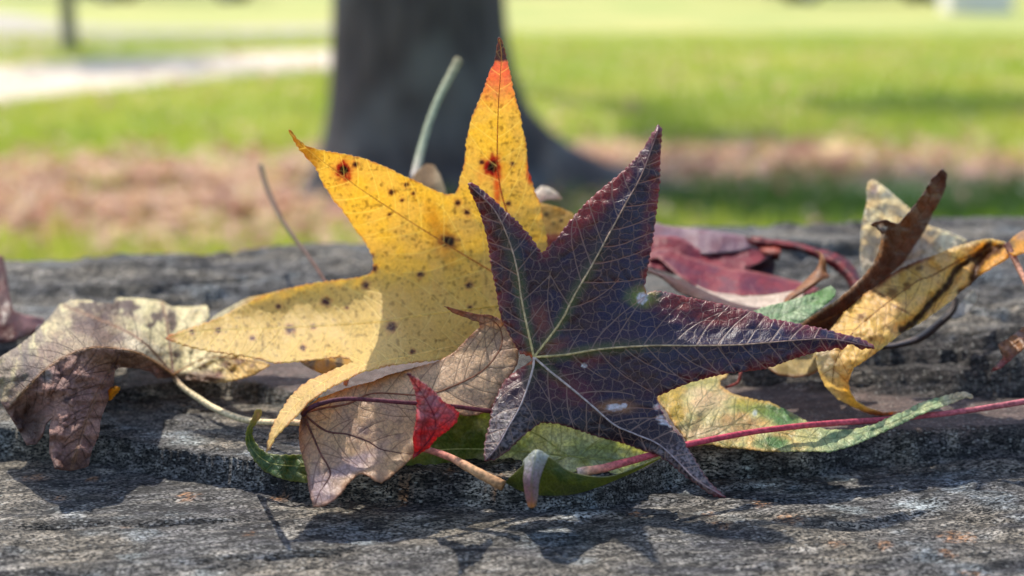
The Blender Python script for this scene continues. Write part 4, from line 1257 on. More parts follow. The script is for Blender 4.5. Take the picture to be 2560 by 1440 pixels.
def brown_fold(x, y):
    d = seg_dist(np.ravel(x), np.ravel(y), rs_[:-1], rs_[1:]).reshape(np.shape(x))
    th, rr = np.arctan2(y - 938, x - 433), np.hypot(x - 433, y - 938)
    w = 0.0016 * perlin(th * 7, rr / 130, 17) * sst(20, 120, rr) + 0.0014 * perlin(x / 34, y / 85, 14) + 0.0007 * perlin(x / 18, y / 28, 15) + 0.0006 * perlin(x / 46, y / 15, 16)
    w = w - 0.0018 * np.abs(perlin(x / 48, y / 48, 18)) - 0.0005 * np.abs(perlin(x / 19, y / 19, 19))
    return w * sst(0, 40, d) - 0.005 * np.exp(-d / 16)


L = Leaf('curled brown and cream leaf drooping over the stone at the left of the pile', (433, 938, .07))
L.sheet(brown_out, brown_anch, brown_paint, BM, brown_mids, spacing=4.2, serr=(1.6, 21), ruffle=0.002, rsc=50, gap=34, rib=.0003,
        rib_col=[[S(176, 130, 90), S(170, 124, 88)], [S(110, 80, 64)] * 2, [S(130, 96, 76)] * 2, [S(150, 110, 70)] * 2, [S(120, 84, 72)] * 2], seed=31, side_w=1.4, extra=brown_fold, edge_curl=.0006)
L.stalk([(433, 938, .069), (450, 962, .064), (490, 992, .058), (540, 1022, .05), (600, 1046, .04), (660, 1055, .030), (750, 1057, .018), (860, 1075, .008), (960, 1098, .004), (1064, 1123, -.002),
         (1119, 1141, -.006), (1165, 1165, -.010), (1211, 1190, -.013), (1258, 1214, -.0155)],
        [.0008, .0009, .0010, .0010, .0009, .0009, .0009, .0010, .0013, .0014], [S(150, 110, 84), S(208, 190, 150), S(214, 196, 156), S(206, 184, 140), S(190, 150, 110), S(168, 110, 96), S(176, 108, 92), S(196, 150, 108), S(150, 110, 74)], wob=.12)

# ---- green leaf flat on the stone at the front
GM = leaf_mat('green_leaf', S(150, 150, 84), 0.45, s1=3.4, s2=9, k2=0.35, trans=0.5, tint=(1, 1.0, .6), rough=0.42, spec=0.45, bump=0.7, mottle=0.2)


def z_anch(lst):
    return [(x, y, yz(x, y, z)) for x, y, z in lst]


def green_paint(X, Y, ed, md):
    n = fbm(X / 60, Y / 60, 3, 25)
    c = mixc(S(112, 126, 56), S(140, 142, 66), sst(-0.4, 0.4, n))
    c = mixc(c, S(60, 96, 60), 0.8 * sst(830, 700, X))
    c = mixc(c, S(240, 236, 196), 0.96 * sst(1180, 1270, X + 40 * n))  # cream lightening stands for sunlight on the part below the purple leaf
    c = mixc(c, S(130, 150, 80), 0.6 * np.maximum(blob(X, Y, 1495, 1130, 70, 30, .6, .5), blob(X, Y, 1290, 1110, 40, 26, .5, .6)))
    c = mixc(c, S(196, 206, 190), 0.6 * blob(X, Y, 1590, 1155, 70, 24, .6, .4))
    c = mixc(c, S(176, 150, 140), 0.9 * sst(1075, 1040, Y) * (X < 700))
    c = mixc(c, S(172, 168, 96), 0.6 * np.clip(1.2 - ed / 4, 0, 1))
    return c


green_out = [(640, 1021), (652, 1024), (656, 1032), (650, 1046), (640, 1058), (632, 1072), (630, 1086), (636, 1102), (650, 1122), (670, 1134), (701, 1137), (747, 1137), (900, 1120), (1040, 1060),
             (1147, 1038), (1235, 1026), (1300, 1040), (1400, 1040), (1500, 1060), (1600, 1100), (1662, 1130), (1648, 1147), (1608, 1169), (1562, 1190), (1516, 1205), (1480, 1218),
             (1400, 1232), (1330, 1232), (1269, 1224), (1248, 1198), (1180, 1178), (1089, 1178), (1009, 1184), (935, 1192), (884, 1201), (830, 1211), (767, 1207), (722, 1202), (692, 1193),
             (661, 1178), (637, 1153), (620, 1125), (613, 1100), (616, 1074), (628, 1050)]
L = Leaf('green leaf lying under the purple and tan leaves with its front lobe curled up', (1200, 1120, yz(1200, 1120, 0)))
L.sheet(green_out, z_anch([(640, 1021, .024), (632, 1072, .012), (615, 1090, .008), (650, 1150, .002), (690, 1190, -.001), (767, 1205, -.002), (747, 1140, .004), (900, 1150, .002), (1000, 1180, -.001), (1147, 1040, .014),
                           (1100, 1110, .006), (1180, 1176, -.003), (1300, 1050, .012), (1300, 1150, .000), (1400, 1230, -.0045), (1270, 1222, -.004), (1500, 1070, .012), (1480, 1215, -.004), (1562, 1188, -.001), (1660, 1130, .006)]),
        green_paint, GM, [K([(1420, 1140), (1250, 1125), (1100, 1125), (900, 1160), (740, 1165), (660, 1150), (622, 1095), (645, 1025)], float),
                          K([(1420, 1140), (1330, 1180), (1300, 1215)], float), K([(1420, 1140), (1540, 1150), (1655, 1134)], float), K([(1420, 1140), (1330, 1080), (1200, 1045)], float)],
        spacing=5, serr=(3.0, 15), ruffle=0.0016, rsc=45, gap=34, rib=.00025, rib_col=[S(170, 170, 100)] * 2, seed=41)


def wall_paint(X, Y, u, v):
    n = fbm(X / 50, Y / 50, 3, 26)
    c = mixc(S(74, 90, 44), S(96, 104, 40), sst(-0.3, 0.4, n))
    c = mixc(c, S(150, 156, 50), 0.6 * sst(1440, 1520, X))
    c = mixc(c, S(150, 146, 110), 0.7 * sst(.9, 1.0, u))
    return c


wall_rows = [[(1262, 1205, -.008), (1300, 1226, -.012), (1345, 1237, -.0135), (1394, 1239, -.0135), (1440, 1234, -.012), (1490, 1219, -.0095), (1540, 1199, -.005), (1600, 1172, .001), (1650, 1146, .006)],
             [(1272, 1196, -.012), (1305, 1196, -.0175), (1340, 1190, -.020), (1394, 1192, -.0195), (1432, 1206, -.0165), (1485, 1204, -.0125), (1535, 1194, -.008), (1598, 1169, -.0015), (1650, 1145, .004)],
             [(1282, 1188, -.0135), (1311, 1160, -.019), (1340, 1134, -.021), (1380, 1146, -.0205), (1420, 1176, -.018), (1480, 1191, -.0145), (1532, 1189, -.010), (1597, 1166, -.003), (1650, 1144, .002)]]
L.patch(wall_rows, wall_paint, GM, nu=24, nv=72, name='curled_lobe', vein=(), jag=0, label='front lobe curled up showing its dark green underside')


def tip_paint(X, Y, u, v):
    c = mixc(S(190, 196, 192), S(168, 150, 160), sst(.15, .6, u))
    c = mixc(c, S(170, 110, 126), 0.6 * sst(.45, .7, u) * sst(.2, .9, 1 - np.abs(v - .3)))
    c = mixc(c, S(200, 150, 96), 0.8 * sst(.85, .97, u))
    c = mixc(c, S(120, 120, 110), 0.5 * speck(X, Y, 8, .3, 3))
    return c


L.patch([[(1306, 1164, -.0195), (1340, 1132, -.0215), (1384, 1148, -.021)], [(1309, 1152, -.022), (1340, 1126, -.0235), (1372, 1142, -.0225)], [(1311, 1172, -.0245), (1336, 1158, -.0265), (1361, 1164, -.0245)],
         [(1309, 1202, -.0255), (1329, 1197, -.028), (1348, 1202, -.0255)], [(1314, 1240, -.0245), (1329, 1240, -.0265), (1344, 1240, -.0245)], [(1321, 1266, -.0225), (1330, 1270, -.0235), (1340, 1264, -.0225)]],
        tip_paint, GM, nu=50, nv=14, name='curled_tip', vein=(.5,), label='whitish pink tip curling over towards the front')

# ---- yellow-green leaf on the right with the long stalk across it
VM = leaf_mat('mottled_leaf', S(96, 104, 60), 0.5, s1=4.2, s2=10, w1=.05, w2=.05, k2=0.4, trans=0.45, tint=(1.0, .95, .4), rough=0.45, spec=.4, bump=0.8, mottle=0.16)


def mott_paint(X, Y, ed, md):
    n = fbm(X / 45, Y / 35, 3, 28)
    c = mixc(S(214, 206, 140), S(222, 190, 116), sst(-0.3, 0.4, n))
    c = mixc(c, S(226, 196, 158), 0.7 * np.maximum(blob(X, Y, 1770, 1000, 55, 34, .7, .4), blob(X, Y, 1760, 1085, 60, 26, .7, .4)))
    c = mixc(c, S(206, 176, 58), 0.8 * np.maximum(np.maximum(blob(X, Y, 1670, 985, 36, 28, .6, .4), blob(X, Y, 1880, 1010, 50, 18, .6, .4)), blob(X, Y, 1690, 1030, 20, 30, .6, .3)))
    c = mixc(c, S(172, 164, 70), 0.6 * blob(X, Y, 1740, 955, 60, 14, .6, .4))
    c = mixc(c, S(58, 122, 62), 0.9 * np.maximum(blob(X, Y, 1950, 1038, 58, 26, .6, .4, .5), blob(X, Y, 1935, 1108, 40, 16, .6, .5)))
    c = mixc(c, S(130, 152, 66), 0.7 * np.maximum(blob(X, Y, 1885, 1025, 60, 12, .6, .4, .2), blob(X, Y, 1790, 1115, 60, 10, .6, .4)))
    c = mixc(c, S(186, 140, 92), 0.7 * blob(X, Y, 1850, 1065, 50, 26, .6, .5))
    c = mixc(c, S(186, 202, 152), 0.8 * sst(1990, 2080, X + 20 * n))
    c = mixc(c, S(120, 156, 112), 0.6 * sst(2000, 2100, X) * sst(-.1, .3, fbm(X / 28, Y / 14, 2, 5)))
    c = mixc(c, S(222, 196, 160), 0.8 * sst(2340, 2390, X))
    c = mixc(c, S(214, 160, 80), 0.6 * np.clip(1.2 - ed / 7, 0, 1) * (X < 1950))
    c = mixc(c, S(216, 222, 216), 0.9 * blob(X, Y, 1887, 1034, 5, 8, .4, .2))
    return c


mott_out = [(1637, 989), (1664, 972), (1686, 965), (1712, 954), (1742, 946), (1780, 939), (1821, 933), (1814, 944), (1799, 952), (1802, 965), (1817, 976), (1836, 987), (1862, 993), (1896, 1001),
            (1922, 1004), (1949, 1017), (1979, 1032), (2005, 1046), (2027, 1059), (2065, 1075), (2106, 1074), (2132, 1074), (2185, 1062), (2215, 1047), (2260, 1029), (2294, 1010), (2335, 997),
            (2372, 987), (2406, 979), (2430, 986), (2434, 996), (2412, 994), (2387, 1006), (2331, 1025), (2294, 1040), (2256, 1059), (2215, 1077), (2174, 1096), (2140, 1111), (2106, 1122),
            (2076, 1130), (2031, 1128), (1975, 1129), (1919, 1129), (1862, 1122), (1810, 1119), (1780, 1111), (1724, 1115), (1705, 1085), (1686, 1062), (1664, 1025), (1645, 1002)]
L = Leaf('yellow and green mottled leaf lying on the brown stone right of the purple leaf', (1720, 1100, .016))
L.sheet(mott_out, [(1640, 990, .030), (1742, 946, .050), (1821, 934, .056), (1802, 965, .046), (1896, 1001, .041), (2027, 1059, .028), (1724, 1113, .013), (1705, 1060, .02), (1919, 1129, .012), (2060, 1128, .013),
                   (2140, 1110, .018), (2215, 1062, .024), (2300, 1025, .030), (2434, 992, .038), (1850, 1065, .024), (1770, 1000, .034)],
        mott_paint, VM, [K([(1715, 1100), (1850, 1062), (1990, 1092), (2100, 1095), (2220, 1062), (2330, 1012), (2430, 990)], float), K([(1715, 1100), (1790, 1090), (1860, 1040), (1890, 1020), (1960, 1028)], float),
                         K([(1715, 1100), (1740, 1020), (1800, 950)], float)], spacing=4.2, serr=(3, 18), ruffle=0.0013, rsc=48, gap=40, seed=51, side_w=1.3)
L.stalk([(1853, 927, .06), (1850, 940, .058), (1846, 954, .057), (1834, 962, .055), (1815, 968, .052)], [.00055, .0004], [S(120, 50, 40)], span=6)

t = empty('leaf_stalk', P(1450, 1180, -.006))
tag(t, 'long pink red leaf stalk running from the green leaf across the mottled leaf', 'stalk')
tube('stem', [(1446, 1182, -.0095), (1490, 1174, -.009), (1530, 1165, -.0075), (1620, 1140, -.001), (1720, 1111, .006), (1850, 1085, .0125), (1930, 1073, .016), (2030, 1062, .020), (2120, 1055, .026), (2200, 1050, .031),
              (2300, 1040, .032), (2400, 1029, .031), (2560, 1004, .028), (2760, 968, .024), (2900, 950, .02)],
     [.00125, .00115, .0009, .00085, .0009, .0009, .00085, .0009, .0009], [S(206, 150, 120), S(170, 80, 84), S(176, 62, 80), S(170, 66, 78), S(168, 74, 86), S(164, 90, 96), S(160, 96, 100)], STALK, t, wob=.06)
tube('cut_end', [(1444, 1182.5, -.0096), (1452, 1181, -.0095), (1472, 1177, -.0092), (1492, 1173.5, -.009)], [.00135, .0015, .0013, .00112], [S(220, 190, 170), S(196, 160, 140), S(206, 150, 116), S(190, 116, 100)], STALK, t, wob=.15, span=5)

# ---- dark crimson leaf behind
CM = leaf_mat('crimson_leaf', S(112, 56, 66), 0.2, s1=2.2, s2=6, w1=.02, w2=.02, k2=0.25, trans=0.35, tint=(1, .4, .35), rough=0.5, spec=0.25, bump=0.6, mottle=0.14)
L = Leaf('dark crimson leaf with rolled lobes lying behind the purple leaf', (1640, 640, .14))


def crim(base, alt, hi=None):
    def f(X, Y, ed, md):
        n = fbm(X / 60, Y / 25, 3, 33)
        c = mixc(base, alt, sst(-0.4, 0.4, n))
        if hi is not None:
            c = mixc(c, hi, 0.5 * np.clip(1.2 - ed / 7, 0, 1))
        return c
    return f


L.sheet([(1625, 556), (1640, 557), (1665, 565), (1720, 570), (1784, 578), (1848, 588), (1870, 593), (1885, 606), (1870, 622), (1848, 628), (1752, 636), (1700, 615), (1640, 600), (1590, 600), (1590, 560)],
        [(1600, 570, .165), (1720, 570, .165), (1860, 592, .155), (1850, 625, .146), (1720, 625, .148), (1600, 600, .15), (1760, 598, .152)], crim(S(126, 96, 106), S(116, 74, 84), S(170, 146, 150)), CM,
        spacing=6, serr=(1, 20), ruffle=.0012, rsc=50, seed=61)
L.sheet([(1600, 592), (1630, 591), (1688, 591), (1713, 600), (1752, 628), (1784, 629), (1832, 623), (1879, 618), (1911, 622), (1936, 628), (1915, 646), (1889, 665), (1866, 678), (1780, 690), (1700, 690), (1600, 660)],
        [(1610, 600, .146), (1700, 592, .148), (1760, 630, .146), (1936, 628, .15), (1889, 665, .135), (1780, 690, .128), (1650, 660, .13)], crim(S(140, 46, 56), S(116, 36, 48), S(180, 104, 108)), CM,
        [K([(1600, 630), (1720, 640), (1830, 645), (1930, 630)], float)], spacing=6, serr=(1, 20), ruffle=.0012, rsc=50, seed=62, gap=40)
L.sheet([(1612, 640), (1624, 632), (1640, 622), (1672, 620), (1720, 643), (1784, 662), (1832, 674), (1880, 678), (1927, 688), (1975, 700), (2007, 707), (2049, 723), (2030, 733), (2007, 736), (1959, 736), (1880, 741),
         (1816, 740), (1777, 734), (1736, 717), (1704, 696), (1672, 668), (1646, 645), (1625, 650)],
        [(1615, 640, .134), (1672, 620, .138), (1800, 666, .134), (1927, 690, .130), (2049, 723, .118), (1900, 740, .104), (1777, 733, .108), (1700, 692, .116), (1850, 705, .112)],
        crim(S(110, 40, 58), S(134, 44, 54), S(176, 110, 98)), CM, [K([(1620, 638), (1690, 655), (1800, 700), (1920, 715), (2045, 723)], float)], spacing=5, serr=(1, 20), ruffle=.001, rsc=50, seed=63, gap=40)


def tailp(X, Y, u, v):
    c = mixc(S(128, 26, 30), S(84, 26, 34), sst(-.3, .3, perlin(X / 22, Y / 14, 5)))
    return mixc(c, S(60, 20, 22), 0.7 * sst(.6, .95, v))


L.patch([[(1862, 592, .153), (1872, 608, .150), (1884, 616, .149)], [(1895, 593, .152), (1905, 606, .148), (1915, 622, .148)], [(1943, 600, .15), (1950, 610, .145), (1955, 624, .146)], [(1991, 608, .147), (1996, 618, .142), (1998, 628, .143)],
         [(2039, 620, .142), (2036, 631, .137), (2032, 642, .139)], [(2087, 633, .137), (2078, 648, .131), (2066, 660, .133)], [(2121, 652, .131), (2108, 667, .125), (2092, 680, .128)], [(2142, 678, .126), (2128, 688, .120), (2112, 696, .123)],
         [(2152, 700, .120), (2140, 712, .115), (2126, 722, .118)]], tailp, CM, nu=64, nv=10, name='rolled_lobe', vein=(), jag=3, ruffle=.001, label='glossy dark red rolled lobe')
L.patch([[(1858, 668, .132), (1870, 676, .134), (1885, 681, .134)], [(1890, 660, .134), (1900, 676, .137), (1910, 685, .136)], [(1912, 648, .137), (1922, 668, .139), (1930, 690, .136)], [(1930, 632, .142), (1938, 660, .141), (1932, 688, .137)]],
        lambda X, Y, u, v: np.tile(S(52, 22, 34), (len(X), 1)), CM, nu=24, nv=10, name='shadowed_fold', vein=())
L.patch([[(1898, 620, .148), (1905, 632, .145), (1915, 640, .144)], [(1930, 618, .145), (1934, 632, .141), (1936, 648, .141)], [(1950, 622, .143), (1952, 630, .14), (1946, 652, .14)]], lambda X, Y, u, v: mixc(S(170, 60, 36), S(70, 30, 24), v), CM, nu=16, nv=8,
        name='torn_edge', vein=(), jag=4)

# ---- brown leaf bent like a boat, at the right
OM = leaf_mat('brown_boat_leaf', S(84, 46, 26), 0.4, s1=2.8, s2=7, w1=.03, w2=.03, k2=0.3, trans=0.34, tint=(1, .62, .36), rough=0.45, spec=.4, bump=0.7, mottle=0.2, tgain=1.2)


def oak_paint(X, Y, ed, md):
    n = fbm(X / 50, Y / 50, 3, 35)
    c = mixc(S(112, 66, 36), S(92, 52, 32), sst(-0.4, 0.4, n))
    c = mixc(c, S(92, 58, 54), 0.8 * sst(500, 440, Y))
    c = mixc(c, S(64, 34, 24), 0.6 * sst(740, 820, Y))
    xl = np.interp(Y, [560, 600, 640, 690, 720, 749, 779, 810], [2206, 2203, 2196, 2160, 2130, 2096, 2048, 2004])
    c = mixc(c, S(206, 184, 150), 0.9 * sst(9, 3, X - xl) * (Y > 585))
    for q in [(2203, 566, 6, 8), (2212, 572, 4, 5)]:
        c = mixc(c, S(220, 206, 180), 0.8 * blob(X, Y, *q, .4, .4))
    return c


oak_out = [(2357, 421), (2333, 443), (2318, 468), (2303, 492), (2284, 516), (2260, 545), (2245, 560), (2231, 556), (2216, 549), (2192, 554), (2175, 562), (2192, 570), (2204, 584), (2201, 608), (2194, 638),
           (2177, 667), (2158, 691), (2128, 720), (2094, 749), (2046, 779), (2002, 810), (1960, 835), (2060, 850), (2085, 820), (2128, 775), (2172, 735), (2216, 695), (2260, 655), (2289, 610), (2313, 574), (2333, 531),
           (2352, 497), (2364, 468), (2368, 435)]
L = Leaf('dark brown leaf bent upright with small side lobe, in front of the pale cream leaf', (2040, 800, .064))
L.sheet(oak_out, [(2357, 421, .076), (2260, 545, .066), (2333, 531, .086), (2175, 562, .058), (2200, 610, .060), (2289, 608, .084), (2128, 720, .062), (2200, 700, .082), (2002, 810, .060), (2085, 820, .074), (1960, 838, .060), (2046, 779, .062)],
        oak_paint, OM, [K([(1980, 832), (2100, 780), (2200, 680), (2280, 570), (2362, 428)], float)], spacing=5, serr=(2.0, 22), ruffle=.0022, rsc=40, gap=40, rib=.0003, rib_col=[S(120, 76, 44)] * 2, seed=71)


def boat(c0, c1):
    return lambda X, Y, u, v: mixc(c0, c1, sst(-.4, .4, fbm(X / 30, Y / 12, 3, 8)))


L.patch([[(1612, 668, .094), (1612, 673, .092), (1612, 680, .091)], [(1656, 684, .093), (1656, 690, .090), (1656, 697, .089)], [(1700, 700, .092), (1698, 714, .088), (1697, 730, .085)], [(1752, 722, .091), (1752, 735, .086), (1752, 750, .082)],
         [(1784, 738, .090), (1784, 747, .085), (1786, 758, .081)], [(1846, 760, .088), (1846, 766, .083), (1846, 774, .079)], [(1905, 770, .086), (1905, 779, .081), (1905, 790, .077)], [(1960, 762, .085), (1960, 780, .08), (1960, 800, .074)], [(2000, 760, .084), (2000, 785, .078), (2000, 808, .072)]],
        boat(S(84, 46, 32), S(104, 64, 44)), OM, nu=56, nv=12, name='lower_lobe', vein=(), ruffle=.0006)
L.patch([[(1740, 714, .0985), (1744, 720, .095), (1748, 728, .091)], [(1784, 731, .1), (1784, 737, .095), (1786, 746, .089)], [(1846, 737, .102), (1846, 749, .095), (1846, 765, .087)], [(1905, 740, .102), (1905, 756, .094), (1905, 775, .085)],
         [(1966, 731, .1), (1964, 748, .092), (1960, 768, .084)], [(2010, 720, .098), (2008, 738, .091), (2000, 762, .083)]], boat(S(214, 196, 172), S(190, 168, 146)), OM, nu=50, nv=12, name='inner_face', vein=(), label='pale inner face')
L.patch([[(2038, 627, .098), (2041, 629, .0975), (2045, 631, .097)], [(2050, 634, .095), (2058, 640, .094), (2064, 652, .093)], [(2046, 664, .093), (2054, 672, .091), (2066, 680, .091)], [(2030, 686, .092), (2046, 692, .088), (2074, 691, .089)],
         [(2008, 706, .091), (2024, 712, .086), (2052, 702, .087)], [(1990, 724, .090), (2004, 728, .085), (2022, 724, .086)], [(1970, 738, .088), (1980, 742, .084), (1994, 741, .085)], [(1960, 754, .086), (1966, 758, .083), (1974, 756, .084)],
         [(1961, 772, .085), (1966, 776, .083), (1970, 774, .084)]], boat(S(164, 104, 46), S(130, 78, 36)), OM, nu=60, nv=10, name='thin_curled_lobe', vein=(.5,), label='thin orange brown curled lobe')

# ---- the pale leaf standing behind it
LM = leaf_mat('pale_leaf', S(170, 150, 120), 0.4, s1=2.8, s2=8, w1=.03, w2=.03, k2=0.2, trans=0.62, tint=(1, .98, .92), rough=0.55, bump=0.8, tgain=1.1, mottle=0.1)


def pale_paint(X, Y, ed, md):
    n = fbm(X / 50, Y / 50, 3, 45)
    c = mixc(S(236, 230, 210), S(226, 214, 190), sst(-0.4, 0.4, n))
    c = mixc(c, S(168, 140, 130), 0.6 * blob(X, Y, 2270, 630, 60, 50, .8, .4))
    c = mixc(c, S(190, 176, 196), 0.6 * blob(X, Y, 2185, 474, 10, 12, .5, .3))
    c = mixc(c, S(150, 116, 90), 0.5 * speck(X, Y, 12, .45, 5) * (X > 2300))
    return c


L = Leaf('pale cream leaf standing behind the dark brown upright leaf', (2200, 690, .1))
L.sheet([(2182, 447), (2170, 455), (2167, 470), (2168, 502), (2158, 545), (2153, 584), (2150, 633), (2155, 672), (2164, 700), (2200, 740), (2260, 720), (2300, 690), (2337, 640), (2386, 622), (2418, 600), (2367, 578), (2323, 564),
         (2300, 548), (2274, 521), (2240, 492), (2206, 463)], [(2182, 447, .104), (2150, 633, .100), (2240, 500, .108), (2418, 600, .118), (2260, 720, .092), (2270, 600, .106)], pale_paint, LM,
        [K([(2230, 730), (2215, 600), (2184, 452)], float), K([(2230, 730), (2320, 640), (2412, 601)], float)], spacing=6, serr=(1.5, 16), ruffle=.0026, rsc=36, gap=36, seed=81)

# ---- the yellow leaf with brown folds at the right
ZM = leaf_mat('ochre_leaf', S(150, 100, 46), 0.4, s1=2.6, s2=8, w1=.025, w2=.03, k2=0.2, trans=0.6, tint=(1, .97, .78), rough=0.45, bump=0.5, mottle=0.1, tgain=1.25)


def band(X, Y, pts, w):
    p = resample(catmull(K(pts, float), 6), 6)
    return 1 - sst(0.5, 1.3, (seg_dist(X, Y, p[:-1], p[1:]) + 5 * perlin(X / 14, Y / 14, 7)) / w)


F1 = [(2474, 606), (2440, 640), (2396, 668), (2370, 712), (2338, 745), (2290, 800), (2255, 824)]
F2 = [(2505, 613), (2464, 640), (2440, 672), (2430, 716), (2402, 733)]


def ochre_paint(X, Y, ed, md):
    n = fbm(X / 70, Y / 50, 3, 46)
    c = mixc(S(236, 206, 122), S(234, 202, 132), sst(-0.4, 0.4, n))
    c = mixc(c, S(222, 206, 168), 0.95 * sst(2120, 2080, X + 0.22 * (Y - 950) * -1) * sst(800, 850, Y))  # lower left painted pale for the sun on its front
    c = mixc(c, S(226, 166, 40), 0.7 * sst(2380, 2480, X))
    c = mixc(c, S(74, 36, 18), 0.95 * band(X, Y, F1, 9))
    c = mixc(c, S(90, 42, 18), 0.95 * band(X, Y, F2, 13))
    c = mixc(c, S(150, 40, 54), 0.8 * np.clip(1.2 - ed / 9, 0, 1) * sst(2360, 2300, X) * sst(760, 700, Y))
    c = mixc(c, S(150, 50, 44), 0.8 * sst(1018, 1036, Y))
    for q in [(2268, 668, 12, 6), (2298, 672, 10, 6), (2232, 733, 14, 12), (2154, 792, 8, 7), (2178, 848, 6, 6), (2268, 716, 10, 10), (2205, 738, 40, 3), (2255, 775, 30, 3)]:
        c = mixc(c, S(128, 70, 34), 0.75 * blob(X, Y, *q, .5, .6, .5 if q[2] > 25 else 0))
    c = mixc(c, S(150, 100, 50), 0.4 * speck(X, Y, 9, .5, 5))
    c = mixc(c, S(226, 210, 170), 0.8 * sst(2330, 2400, X) * sst(12, 4, ed) * sst(640, 610, Y))
    return c


ochre_out = [(2522, 611), (2508, 604), (2474, 596), (2444, 601), (2386, 618), (2337, 638), (2289, 655), (2250, 672), (2221, 691), (2192, 715), (2162, 735), (2133, 764), (2109, 783), (2090, 808), (2070, 832), (2046, 861),
             (2039, 895), (2046, 929), (2065, 968), (2094, 997), (2133, 1017), (2172, 1034), (2211, 1042), (2252, 1028), (2211, 1032), (2172, 1020), (2140, 1003), (2126, 980), (2121, 954), (2133, 920), (2172, 895), (2211, 866),
             (2255, 832), (2299, 808), (2347, 774), (2386, 745), (2406, 725), (2426, 713), (2446, 690), (2483, 667), (2522, 645)]


def ochre_fold(x, y):
    xx, yy = np.ravel(x), np.ravel(y)
    o = 0
    for f, a in ((F1, .006), (F2, .006)):
        p = resample(catmull(K(f, float), 6), 8)
        o = o + a * np.exp(-(seg_dist(xx, yy, p[:-1], p[1:]) / 16.0) ** 2)
    return np.reshape(o, np.shape(x))


L = Leaf('yellow leaf with dark brown creases arching down to the stone at the far right', (2517, 613, .072))
L.sheet(ochre_out, [(2517, 613, .074), (2386, 618, .080), (2289, 655, .078), (2090, 808, .056), (2046, 865, .044), (2046, 929, .038), (2094, 997, .046), (2172, 1030, .052), (2250, 1029, .054), (2124, 954, .036), (2172, 895, .038),
                    (2300, 808, .048), (2406, 725, .060), (2255, 760, .054), (2160, 840, .042), (2520, 645, .068)], ochre_paint, ZM,
        [K([(2512, 612), (2420, 640), (2330, 690), (2290, 705), (2190, 780), (2130, 835), (2090, 900), (2080, 960)], float)], spacing=4.4, serr=(2.2, 17), ruffle=.0016, rsc=42, gap=44, extra=ochre_fold, seed=91,
        rib=.00028, rib_col=[S(130, 78, 34), S(140, 90, 40)])
L.sheet([(2516, 612), (2530, 596), (2548, 582), (2600, 560), (2660, 560), (2690, 590), (2640, 620), (2580, 625), (2535, 640), (2520, 630)], [(2517, 613, .073), (2560, 590, .078), (2690, 590, .07), (2580, 625, .066), (2640, 560, .085)],
        lambda X, Y, ed, md: mixc(mixc(S(222, 168, 54), S(190, 150, 110), sst(2530, 2550, X) * sst(606, 596, Y)), S(70, 40, 34), .8 * blob(X, Y, 2522, 612, 16, 12, .6, .3)), ZM, spacing=6, serr=(1, 20), seed=92, name='second_lobe')
L.stalk([(2517, 612, .071), (2528, 632, .068), (2540, 655, .064), (2552, 680, .06), (2572, 720, .052), (2600, 790, .04), (2640, 860, .03)], [.0011, .0009, .0008], [S(96, 58, 50), S(170, 120, 96), S(160, 104, 84)])

# ---- smaller pieces around the pile
SM = leaf_mat('green_scrap', S(120, 140, 90), 0.45, s1=4, s2=10, k2=.35, trans=.45, tint=(.95, 1, .5), bump=.9)
L = Leaf('small pale green leaf end poking out above the right lobe of the purple leaf', (1960, 800, .055))
L.sheet([(1870, 786), (1880, 780), (1911, 767), (1963, 755), (2007, 742), (2039, 732), (2078, 714), (2091, 728), (2084, 745), (2058, 767), (2023, 793), (2001, 808), (1960, 840), (1900, 830)],
        [(1880, 782, .056), (2078, 715, .068), (2084, 745, .060), (1960, 838, .045), (1900, 828, .046)],
        lambda X, Y, ed, md: mixc(mixc(S(176, 190, 150), S(132, 160, 112), sst(-.3, .4, fbm(X / 22, Y / 14, 3, 6))), S(84, 138, 50), .85 * blob(X, Y, 2058, 740, 34, 22, .6, .4)), SM,
        [K([(1900, 820), (1980, 780), (2082, 730)], float)], spacing=5, serr=(2.5, 16), ruffle=.0012, rsc=35, gap=20, seed=101)
L = Leaf('yellowish leaf edge lying just below the right lobe of the purple leaf', (1980, 915, .06))
L.sheet([(1912, 915), (1960, 880), (2045, 860), (2060, 900), (2045, 928), (2025, 938), (1987, 943), (1945, 937)], [(1912, 918, .062), (2040, 880, .07), (2040, 930, .055), (1980, 942, .056)],
        lambda X, Y, ed, md: mixc(mixc(S(196, 176, 116), S(160, 140, 84), sst(-.3, .4, fbm(X / 30, Y / 20, 2, 6))), S(130, 60, 50), .7 * np.clip(1.2 - ed / 5, 0, 1)), ZM, spacing=6, serr=(1, 18), seed=102)
L = Leaf('cream leaf edge showing behind the left lobe of the big yellow leaf', (620, 790, .09))
L.sheet([(522, 806), (530, 795), (546, 784), (585, 762), (622, 744), (660, 737), (718, 722), (760, 760), (700, 830), (600, 840), (540, 830)], [(525, 803, .086), (622, 744, .100), (712, 724, .098), (700, 830, .082), (560, 830, .082)],
        lambda X, Y, ed, md: mixc(S(208, 198, 160), S(206, 166, 62), sst(600, 650, X + 0.9 * (Y - 740))), LM, spacing=6, serr=(1, 18), seed=103)
L = Leaf('dull yellow leaf lying in shade under the big yellow leaf', (820, 900, .07))
L.sheet([(740, 894), (800, 885), (900, 880), (920, 905), (880, 925), (868, 965), (858, 962), (862, 930), (835, 926), (812, 937), (778, 922), (760, 912)], [(740, 900, .062), (900, 885, .07), (870, 960, .045), (812, 936, .052)],
        lambda X, Y, ed, md: mixc(mixc(S(200, 156, 48), S(120, 96, 60), sst(.0, .25, perlin(X / 22 + 2, Y / 60, 6))), S(206, 120, 30), sst(930, 950, Y)), YM, spacing=6, serr=(1, 18), seed=104)
L = Leaf('small brown curled leaf at the right edge of the photo', (2560, 850, .05))
